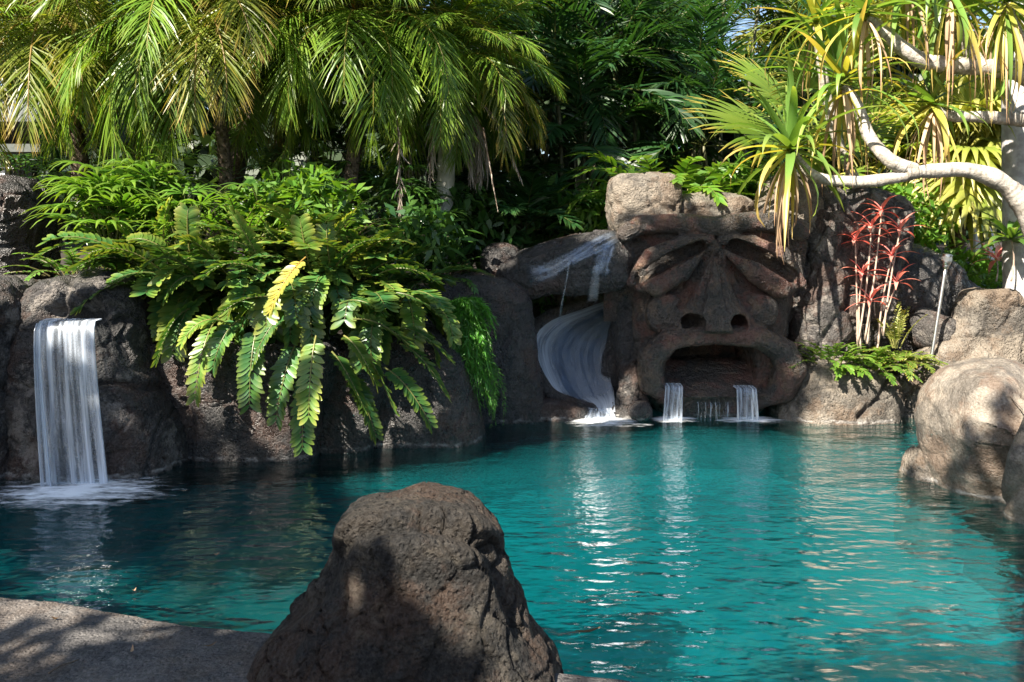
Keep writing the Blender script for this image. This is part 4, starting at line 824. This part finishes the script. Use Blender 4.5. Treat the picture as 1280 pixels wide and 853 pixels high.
# ------------------------------------------------------------------ other trunks, posts, torch, pavilion
o = thing('trunk_palm', 'thick smooth grey palm trunk rising at the right edge', 'palm', P(1276, 360, 8.7))
obj('trunk', tube([P(1276, 470, 8.7), P(1273, 250, 8.7), P(1271, 100, 8.7), P(1270, -260, 8.7)], [.17, .155, .15, .14], 18, 40, wob=.012), M['grey_trunk'], o)
for i in range(22):
    rng = np.random.default_rng(4000 + i); pth = arc(P(1270, -265, 8.7), i * 2.4, R(80 - 4.5 * i), 2.2, R(70 + 2 * i), 14, 1.3)
    obj('frond', pinnate(pth, 34, .5, .014, 1.15, .5, .5, .3), M['phoenix'], o)
for i, (px, Y, lab) in enumerate(((1221, 13.2, 'white post standing right of the shaggy fan palm trunk'), (1238, 15.5, 'farther white post at the right edge'))):
    b = P(px, 365, Y); t = P(px, 175, Y); o = thing('garden_post', lab, 'post', b, 'white garden posts at the right')
    obj('shaft', box((b + t) / 2, (.10, .10, t[2] - b[2])), M['white_paint'], o, smooth=False); obj('cap', box(t + (0, 0, .03), (.16, .16, .06)), M['white_paint'], o, smooth=False); obj('foot', box(b + (0, 0, .05), (.14, .14, .12)), M['white_paint'], o, smooth=False)
b = P(1166, 436, 8.12); t = P(1182, 334, 8.12); d = nrm(t - b)
o = thing('torch_light', 'slim steel torch light leaning among the right rocks', 'lamp', b)
def lathe(rows, n=16):
    ax = nrm(np.cross(d, (0, 1, 0))); bx = np.cross(d, ax); th = np.linspace(0, 2 * np.pi, n, endpoint=False)
    V = np.concatenate([t + d * z + r * (np.cos(th)[:, None] * ax + np.sin(th)[:, None] * bx) for z, r in rows]); m = len(rows)
    i = np.arange(m - 1)[:, None] * n; j = np.arange(n)[None]; j2 = (j + 1) % n
    return V, np.stack([i + j, i + j2, i + n + j2, i + n + j], -1).reshape(-1, 4), np.zeros((len(V), 3))
obj('pole', tube([b - d * .25, t], [.017, .017], 10, 12), M['steel'], o)
obj('collar', lathe([(-.02, .017), (-.02, .024), (.01, .03), (.02, .03), (.02, .01)]), M['steel'], o)
obj('lamp_head', lathe([(.01, .012), (.02, .036), (.05, .044), (.10, .047), (.12, .046)]), M['steel'], o)
obj('lens', lathe([(.06, .0475), (.105, .0495), (.106, .048)]), M['lamp_glass'], o)
obj('cap', lathe([(.118, .05), (.128, .05), (.135, .04), (.138, .001)]), M['steel'], o)
# pavilion glimpsed at the left edge
o = thing('pavilion', 'dark roofed garden pavilion glimpsed at the left edge under the palm fronds', 'building', P(-60, 330, 15))
def slab(px0, py0, px1, py1, Y, dep): a, c = P(px0, py0, Y), P(px1, py1, Y); return box((a + c) / 2 + (0, dep / 2, 0), (abs(c[0] - a[0]), dep, abs(c[2] - a[2])))
obj('roof', slab(-300, 120, 52, 152, 14.8, 4), M['shingle'], o, smooth=False); obj('fascia', slab(-300, 180, 50, 190, 15, .1), M['dark_paint'], o, smooth=False)
obj('beam', slab(-300, 192, 46, 200, 15.1, .2), M['dark_paint'], o, smooth=False); obj('wall', slab(-300, 150, 40, 330, 17.5, .2), M['dark_paint'], o, smooth=False)
for px in (3, -120): obj('post', slab(px - 5, 196, px + 3, 330, 15.3, .12), M['white_paint'], o, smooth=False)
obj('lamp_shade', slab(10, 206, 17, 211, 15.2, .1), M['white_paint'], o, smooth=False)

# ------------------------------------------------------------------ falling water, foam
def water_mat(name, col, thr=(.25, .75), amin=.12, amax=.9, su=14., sv=.7, tr=.35, rim=False, soft=False):
    k = NB(name); uv = k.n('ShaderNodeUVMap', uv_map='uv'); sx = k.n('ShaderNodeSeparateXYZ', {0: uv.outputs[0]})
    mp = k.n('ShaderNodeMapping', {0: uv.outputs[0], 3: (su, sv, 1)}).outputs[0]
    st = k.noise(mp, 1., 4, .6); a = k.ramp(st, *thr, amin, amax)
    fine = k.noise(k.n('ShaderNodeMapping', {0: uv.outputs[0], 3: (su * 4, sv * 1.4, 1)}).outputs[0], 1., 3, .6)
    a = k.math('MULTIPLY', a, k.ramp(fine, .25, .6, .65, 1.1)); edge = k.ramp(k.math('ABSOLUTE', k.math('SUBTRACT', sx.outputs[0], .5)), .34, .48)
    a = k.math('ADD', a, k.math('MULTIPLY', edge, .32 if amin > .05 and amax > .8 else 0.), ); a = k.math('MULTIPLY', a, k.math('ADD', k.ramp(sx.outputs[0], .06, .36, 1., .22), k.ramp(sx.outputs[1], .72, .98, 0., .6))) if rim else a
    if soft: a = k.math('MULTIPLY', a, k.math('MULTIPLY', k.ramp(k.math('ABSOLUTE', k.math('SUBTRACT', sx.outputs[0], .5)), .18, .5, 1., 0.), k.ramp(k.math('ABSOLUTE', k.math('SUBTRACT', sx.outputs[1], .5)), .34, .5, 1., 0.)))
    a = k.math('MINIMUM', a, .97)
    d = k.n('ShaderNodeBsdfDiffuse', {'Color': col}); t = k.n('ShaderNodeBsdfTranslucent', {'Color': col}); g = k.n('ShaderNodeBsdfGlossy', {'Color': (.9, .95, 1), 'Roughness': .25})
    s = k.n('ShaderNodeMixShader', {0: tr, 1: d, 2: t}); s = k.n('ShaderNodeMixShader', {0: .15, 1: s, 2: g})
    k.set(k.out.inputs[0], k.n('ShaderNodeMixShader', {0: a, 1: k.n('ShaderNodeBsdfTransparent', {'Color': (.93, .96, .98)}), 2: s})); return k.m
M['fall'] = water_mat('falling water', (.80, .86, .96), (.40, .76), .06, .92, 7.)
M['fall_thin'] = water_mat('thin falling water', (.82, .88, .95), (.30, .75), .04, .30, 1.5, .3, soft=True)
M['fall_drip'] = water_mat('dripping water', (.82, .88, .95), (.50, .75), .0, .6, 22., .5)
M['film'] = water_mat('wet film', (.66, .75, .92), (.30, .72), .0, .34, 6., .6, soft=True)
M['slide_water'] = water_mat('rushing slide water', (.84, .89, .96), (.38, .56), .30, 1., 5.5, .9, rim=True)
def shell(C, N, thick):  # C (m,n,3): a thin closed sheet of water
    m, n = C.shape[:2]; V = np.concatenate([C.reshape(-1, 3), (C - N * thick).reshape(-1, 3)]); b = m * n
    i = np.arange(m - 1)[:, None] * n; j = np.arange(n - 1)[None]; Q = np.stack([i + j, i + j + 1, i + n + j + 1, i + n + j], -1).reshape(-1, 4)
    r = lambda a: np.stack([a[:-1], a[1:], a[1:] + b, a[:-1] + b], -1); I = np.arange(m) * n
    F = np.concatenate([Q, Q[:, ::-1] + b, r(np.arange(n)), r(np.arange(n) + (m - 1) * n), r(I), r(I + n - 1)])
    uv = np.stack(np.meshgrid(np.linspace(0, 1, m), np.linspace(0, 1, n), indexing='ij')[::-1], -1).reshape(-1, 2)
    return V, F, np.zeros((len(V), 3)), np.concatenate([uv, uv])
def fall(name, label, top, bot, Y, out, seed, mat='fall', n=25, m=26, rag=.01, group=None, bulge=.02, lip=.10):
    g = np.random.default_rng(seed); s = np.linspace(0, 1, m)[:, None]; u = np.linspace(0, 1, n)[None]
    (x0, x1, yt), (x2, x3, yb) = top, bot; A0, A1 = P(x0, yt, Y), P(x1, yt, Y); B0, B1 = P(x2, yb, Y - out), P(x3, yb, Y - out); B0[2] = B1[2] = -.01
    zt, zb = A0[2], -.01
    Xs = (A0[0] * (1 - s) + B0[0] * s) * (1 - u) + (A1[0] * (1 - s) + B1[0] * s) * u
    prof = np.sqrt(np.clip(s, 0, 1)); Ys = Y - out * prof + bulge * (2 * u - 1) ** 2 + rag * np.interp(u[0], np.linspace(0, 1, 14), g.normal(size=14))[None] * s
    Zs = zt + (zb - zt) * s + 0 * u
    C = np.stack([Xs + 0 * Ys, Ys + 0 * Xs, Zs], -1)
    L = C[:1] + np.array((0, lip, .012)); C = np.concatenate([L, C]); N = np.zeros_like(C); N[..., 1] = -1; N[0] = (0, 0, 1)
    V, F, a, uv = shell(C, N, .012); return obj(name, (V, F), M[mat], None, label, 'waterfall', group, uv=uv)
fall('waterfall', 'wide blue white waterfall pouring over the left wall', (47, 117, 402), (56, 133, 606), 5.97, .16, 1, lip=.10)
fall('waterfall', 'thin bright strand at the left edge of the wide waterfall', (48, 54, 404), (54, 68, 606), 5.95, .17, 7, n=9, rag=.02, bulge=-.03, lip=.2)
fall('waterfall', 'narrow waterfall from the left corner of the stone mouth', (831, 853, 483), (828, 852, 522), 7.93, .05, 2, rag=.004, group='waterfalls from the stone mouth', bulge=-.02, lip=.12)
fall('waterfall', 'narrow waterfall from the right corner of the stone mouth', (920, 945, 486), (921, 948, 523), 7.93, .05, 3, rag=.004, group='waterfalls from the stone mouth', bulge=-.02, lip=.12)
fall('waterfall', 'thin dripping curtain between the two mouth waterfalls', (870, 918, 505), (870, 918, 523), 7.92, .02, 4, 'fall_drip', group='waterfalls from the stone mouth', lip=.02)
def trickle(label, pts, Y, wpx, mat='fall_thin'):
    pp = spline([P(*q[:2], q[2] if len(q) > 2 else Y) for q in pts], 24); n = 5; u = np.linspace(-1, 1, n); w_ = np.linspace(wpx[0], wpx[1], 24)[:, None] / FPX * Y / 2
    C = pp[:, None] + np.stack([u[None] * w_, -.012 * (1 - u[None] ** 2) + 0 * w_, 0 * u[None] * w_], -1); N = np.zeros_like(C); N[..., 1] = -1
    V, F, a, uv = shell(C, N, .008); obj('trickle', (V, F), M[mat], None, label, 'trickle', 'trickles from the arch boulder', uv=uv)
trickle('white trickle falling from the middle of the arch boulder', [(712, 318, 7.95), (709, 345, 7.93), (703, 375, 7.95), (699, 402, 8.05)], 8.05, (3, 3.5))
trickle('broad thin trickle at the right of the arch boulder', [(745, 330, 7.92), (744, 345, 7.9), (740, 380, 7.95)], 8.05, (9, 16))
# streams running over the arch boulder, laid on its surface
from mathutils.bvhtree import BVHTree
arch = [x for x in COL.objects if x.get('label', '').startswith('wet arch')][0]
bv = BVHTree.FromPolygons([tuple(arch.location + v.co) for v in arch.data.vertices], [tuple(p.vertices) for p in arch.data.polygons])
def stream(label, pts, wpx):
    pp = spline(np.array(pts, float), 30); tn = nrm(np.gradient(pp, axis=0)); sd = np.stack([-tn[:, 1], tn[:, 0]], 1); rows = []
    wv = np.interp(np.linspace(0, 1, 30), np.linspace(0, 1, len(wpx)), wpx)
    for q, s_, w_ in zip(pp, sd, wv):
        r = []
        for u in (-1, -.5, 0, .5, 1):
            d_ = Vector(P(*(q + s_ * w_ * u * .5), 1.) - np.array((0, 0, EYE))); h = bv.ray_cast(Vector((0, 0, EYE)), d_.normalized())
            r.append(None if h[0] is None else np.array(h[0] + h[1] * (.012 - .008 * abs(u))))
        if all(x is not None for x in r): rows.append(r)
    if len(rows) > 3:
        C = np.array(rows); N = np.tile(nrm(np.array((0, -.8, .6))), (*C.shape[:2], 1)); V, F, a, uv = shell(C, N, .004); obj('stream', (V, F), M['film'], None, label, 'stream', 'streams over the arch boulder', uv=uv)
stream('bright stream slanting down over the face of the arch boulder', [(768, 292), (742, 304), (715, 322), (690, 336), (660, 344)], (8, 14, 24, 30))
stream('short stream along the top right edge of the arch boulder', [(772, 300), (748, 312), (725, 322), (712, 330)], (8, 12, 10))
stream('broad wet film spilling over the right lip of the arch boulder', [(764, 304), (756, 322), (750, 345)], (16, 26, 26))
# slide: banked chute with rushing water
sl_ = thing('water_slide', 'curving water slide with rushing white water under the arch boulder', 'slide', P(720, 525, 8.6))
oc = [(775, 368, 9.2), (728, 384, 9.0), (688, 398, 8.75), (665, 420, 8.55), (666, 448, 8.4), (677, 476, 8.3), (694, 497, 8.2), (722, 508, 8.08), (733, 516, 8.02)]
ic = [(795, 390, 9.3), (775, 405, 9.1), (762, 425, 8.95), (756, 445, 8.85), (757, 460, 8.75), (761, 474, 8.6), (765, 488, 8.4), (767, 500, 8.2), (768, 516, 8.04)]
O = spline([P(*q) for q in oc], 60); I_ = spline([P(*q) for q in ic], 60)
def chute(off, n=20, e=1.0):
    u = np.linspace(-.02, 1.02, n)[None, :, None]; C = O[:, None] * (1 - u) + I_[:, None] * u; sag = (u * (1 - u)) * 4
    return C + sag * np.array((-.02, .12, -.04)) + np.array((0, off, off * -.5))
C = chute(.05); N = np.zeros_like(C); N[...] = nrm(np.array((.1, -.9, .45)))
V, F, a, uv = shell(C, N, .10); obj('trough', (V, F), M['slide_paint'], sl_)
obj('rim', tube(O + np.array((-.02, .03, .02)), [.05, .07, .07, .05], 8), M['rock_dark'], sl_)
C = chute(0.); V, F, a, uv = shell(C, N, .012); obj('water', (V, F), M['slide_water'], sl_, uv=uv)
Cj = np.stack([spline([P(a_, b_, y_) for a_, b_, y_ in q], 14) for q in ([(733, 510, 8.02), (731, 518, 7.97), (728, 530, 7.9)], [(743, 511, 7.98), (741, 518, 7.92), (740, 532, 7.84)], [(754, 511, 7.98), (756, 518, 7.92), (758, 532, 7.84)], [(764, 510, 8.02), (768, 518, 7.97), (772, 530, 7.9)])], 1)
Cj[..., 2] = np.maximum(Cj[..., 2], -.01); N = np.zeros_like(Cj); N[..., 1] = -1
V, F, a, uv = shell(Cj, N, .012); obj('spout', (V, F), M['fall'], sl_, uv=uv)
blob_rock('boulder', 'dark fin of rock right of the slide', [(768, 450, 8.75, 15, 62, .16, 2.2, -8)], 'rock_dark', seed=72, h=.02, amp=.03)
blob_rock('boulder', 'sunlit rock behind the opening under the arch boulder', [(745, 372, 10.2, 70, 50, .4, 2.8)], 'rock_pale', seed=73, h=.04, amp=.06)

k = NB('foam'); at = k.n('ShaderNodeAttribute', attribute_name='lf'); sp = k.n('ShaderNodeSeparateColor', {0: at.outputs[0]})
pos = k.n('ShaderNodeNewGeometry').outputs['Position']; n_ = k.noise(k.n('ShaderNodeMapping', {0: pos, 3: (5., 16., 1)}).outputs[0], 1., 6, .62)
al = k.ramp(k.math('ADD', k.math('MULTIPLY', sp.outputs[0], 1.1), k.math('MULTIPLY_ADD', n_, 1.9, -1.15)), .1, .9)
d = k.n('ShaderNodeBsdfDiffuse', {'Color': (.88, .91, .94)})
k.set(k.out.inputs[0], k.n('ShaderNodeMixShader', {0: al, 1: k.n('ShaderNodeBsdfTransparent'), 2: d})); M['foam'] = k.m
def foam(label, px, py, rxp, ry, seed, hgt=.03):
    c = W(px, py); rx = rxp / FPX * c[1]; g = np.linspace(-1, 1, 41); X, Y = np.meshgrid(g, g, indexing='ij'); r = np.hypot(X, Y); fall_ = np.clip(1 - r, 0, 1) ** .8
    q = np.stack([c[0] + X * rx, c[1] + Y * ry, 0 * X], -1); z = .006 + hgt * fall_ ** 2 * (.7 + .5 * perlin(q * 9 + seed)); q[..., 2] = z
    n = 41; i = np.arange(n - 1)[:, None] * n; j = np.arange(n - 1)[None]; F = np.stack([i + j, i + n + j, i + n + j + 1, i + j + 1], -1).reshape(-1, 4)
    at = np.zeros((n * n, 3)); at[:, 0] = fall_.ravel(); obj('foam', (q.reshape(-1, 3), F, at), M['foam'], None, kind='stuff', label=label)
foam('white foam spreading below the wide left waterfall', 96, 616, 150, .52, 1, .03)
foam('white foam below the slide', 757, 528, 66, .36, 2, .05)
foam('foam under the left mouth waterfall', 842, 525, 48, .22, 3)
foam('foam under the right mouth waterfall', 938, 526, 62, .24, 4)
# floating leaf, twig
def litter(name, label, c, az, L, wid, mat, cat):
    d_ = np.array((math.cos(az), math.sin(az), 0)); pth = [c - d_ * L / 2 + (0, 0, .012), c + (0, 0, .004), c + d_ * L / 2 + (0, 0, .016)]
    return obj(name, blade(pth, wid, 'oval', .4), mat, None, label, cat)
M['brown_leaf'] = leaf_mat('brown leaf', (.10, .05, .02), (.14, .08, .03), tr=.1)
litter('fallen_leaf', 'brown curled leaf floating on the teal water right of the near boulder', W(735, 790), .25, .125, .012, M['brown_leaf'], 'leaf')
litter('fallen_leaf', 'tiny pale leaf floating near the middle of the left water', W(271, 694), .4, .03, .008, M['straw'], 'leaf')
litter('fallen_leaf', 'tiny pale leaf floating close to the deck edge', W(168, 739), .9, .02, .007, M['straw'], 'leaf')
for i, (lx_, ly_, lab) in enumerate(((70, 772, 'small brown leaf lying on the near deck close to the water, leftmost of three'), (165, 812, 'small straw coloured leaf lying in the middle of the near deck'), (262, 806, 'small brown leaf lying on the near deck beside the bell-shaped boulder'))):
    Yd = (EYE - .165) * FPX / (ly_ - HZ); q = litter('fallen_leaf', lab, np.array(((lx_ - 640) / FPX * Yd, Yd, .157)), i * 1.9, .04 + .01 * i, .006, [M['brown_leaf'], M['straw']][i % 2], 'leaf'); q['group'] = 'dry leaves on the near deck'
tw = P(60, 846, 3.02); tw[2] = .155
obj('twig', tube([tw, tw + (.03, .03, .012), tw + (.07, .09, .006)], [.003, .002], 5, 8), M['palm_trunk'], None, 'thin dark twig lying on the near deck', 'twig')

# ------------------------------------------------------------------ trees added for the shade they cast, crowns outside the frame; far foliage
def tree(label, base, top, rx, rz, n, size, seed, blobs=9, rad=.16, mat='hedge', gap=.5):
    global rng; rng = np.random.default_rng(seed + 6000); base, top = np.asarray(base, float), np.asarray(top, float)
    o = thing('added_shade_tree', label, 'tree', base, 'trees added to shade the pool and garden')
    cs = top + nrm(rng.normal(size=(blobs, 3))) * (rng.random(blobs) ** .5)[:, None] * (rx * .75, rx * .75, rz * .7); cs[0] = top
    br = [tube(bez(base, (base + top) / 2 + rng.normal(size=3) * .2, top - UP * rz * .4), [rad, rad * .6], 10, 16, wob=.04)] + [tube(bez(top - UP * rz * .8, (top + c) / 2 - UP * .2, c), [rad * .45, rad * .12], 6, 8) for c in cs[1:]]
    obj('trunk', join(*br), M['palm_trunk'], o); i = rng.integers(0, blobs, n); r_ = rx * gap
    q = cs[i] + nrm(rng.normal(size=(n, 3))) * (rng.random(n) ** .5)[:, None] * (r_, r_, r_ * .6)
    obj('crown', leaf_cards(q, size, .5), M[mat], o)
SHADE = [((-6.75, 1.55), 5.2, .95, .7), ((-7.5, -.8), 7.4, 1.35, 1.0), ((-8.6, .6), 6.6, 1.3, 1.0), ((-2.8, 1.9), 8.2, 1.05, .8), ((-3.9, -.75), 4.5, .75, .5), ((-2.8, 6.8), 8.0, 1.7, 1.2), ((-2.6, 11.2), 8.0, 2.1, 1.5), ((.6, 13.6), 8.4, 2.1, 1.5), ((-8.6, 8.0), 7.2, 1.8, 1.3), ((-5.3, -.9), 4.7, .75, .5), ((-4.3, 2.3), 8.0, .85, .7), ((-2.2, -1.7), 5.6, 1.1, .6), ((-.6, .3), 6.3, 1.0, .6)]
SL = ['tall unseen shade tree left of the pool deck', 'unseen shade tree left of the wide waterfall', 'tallest unseen shade tree far left of the pool', 'unseen shade tree overhanging the near deck', 'low unseen shade tree just left of the camera', 'tall tree added for shade above the left date palms', 'tall tree added for shade above the pale ringed trunk', 'tall tree added for shade above the slender background palms', 'tall unseen tree added for shade behind the left corner', 'small unseen shade tree left of the near deck', 'slim unseen shade tree leaning over the left of the pool', 'small unseen shade tree behind the near end of the pool', 'thin unseen shade tree behind the camera with an airy crown']
for i, ((x, y), z, rx, rz) in enumerate(SHADE):
    bx, by = {3: (-9., 3.), 10: (-9.4, 3.4), 5: (-6.8, 7.6), 12: (-2.4, -3.)}.get(i, (x - 1.5, y - .5))
    tree(SL[i], (bx, by, gz(bx, by)), (x, y, z), rx, rz, {9: 160, 11: 1700, 12: 110, 1: 3000}[i] if i in (9, 11, 12, 1) else 2600, .26, i)
rng = np.random.default_rng(8000); n = 34000
hx = rng.uniform(-16, 19, n); hy = 17.5 + .035 * hx ** 2 + rng.normal(size=n) * .8; hz = rng.random(n) ** .8 * (7.4 + 1.1 * np.sin(hx * .8) + .8 * np.sin(hx * 2.1 + 1)); hz = np.where((hx > 4.0) & (hx < 6.5), hz * .8, hz)
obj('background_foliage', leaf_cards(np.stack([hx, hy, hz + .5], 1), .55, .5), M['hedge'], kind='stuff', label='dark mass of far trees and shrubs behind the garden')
rng = np.random.default_rng(8001); n = 5000; lx, ly = rng.uniform(-7, 8, n), rng.uniform(5.8, 13, n); lz = ground_z(lx, ly); ok = lz > .6
obj('ground_cover', leaf_cards(np.stack([lx, ly, lz + .03], 1)[ok], .12, .4, .6), M['bush'], kind='stuff', label='low leafy ground cover and litter in the planted beds')
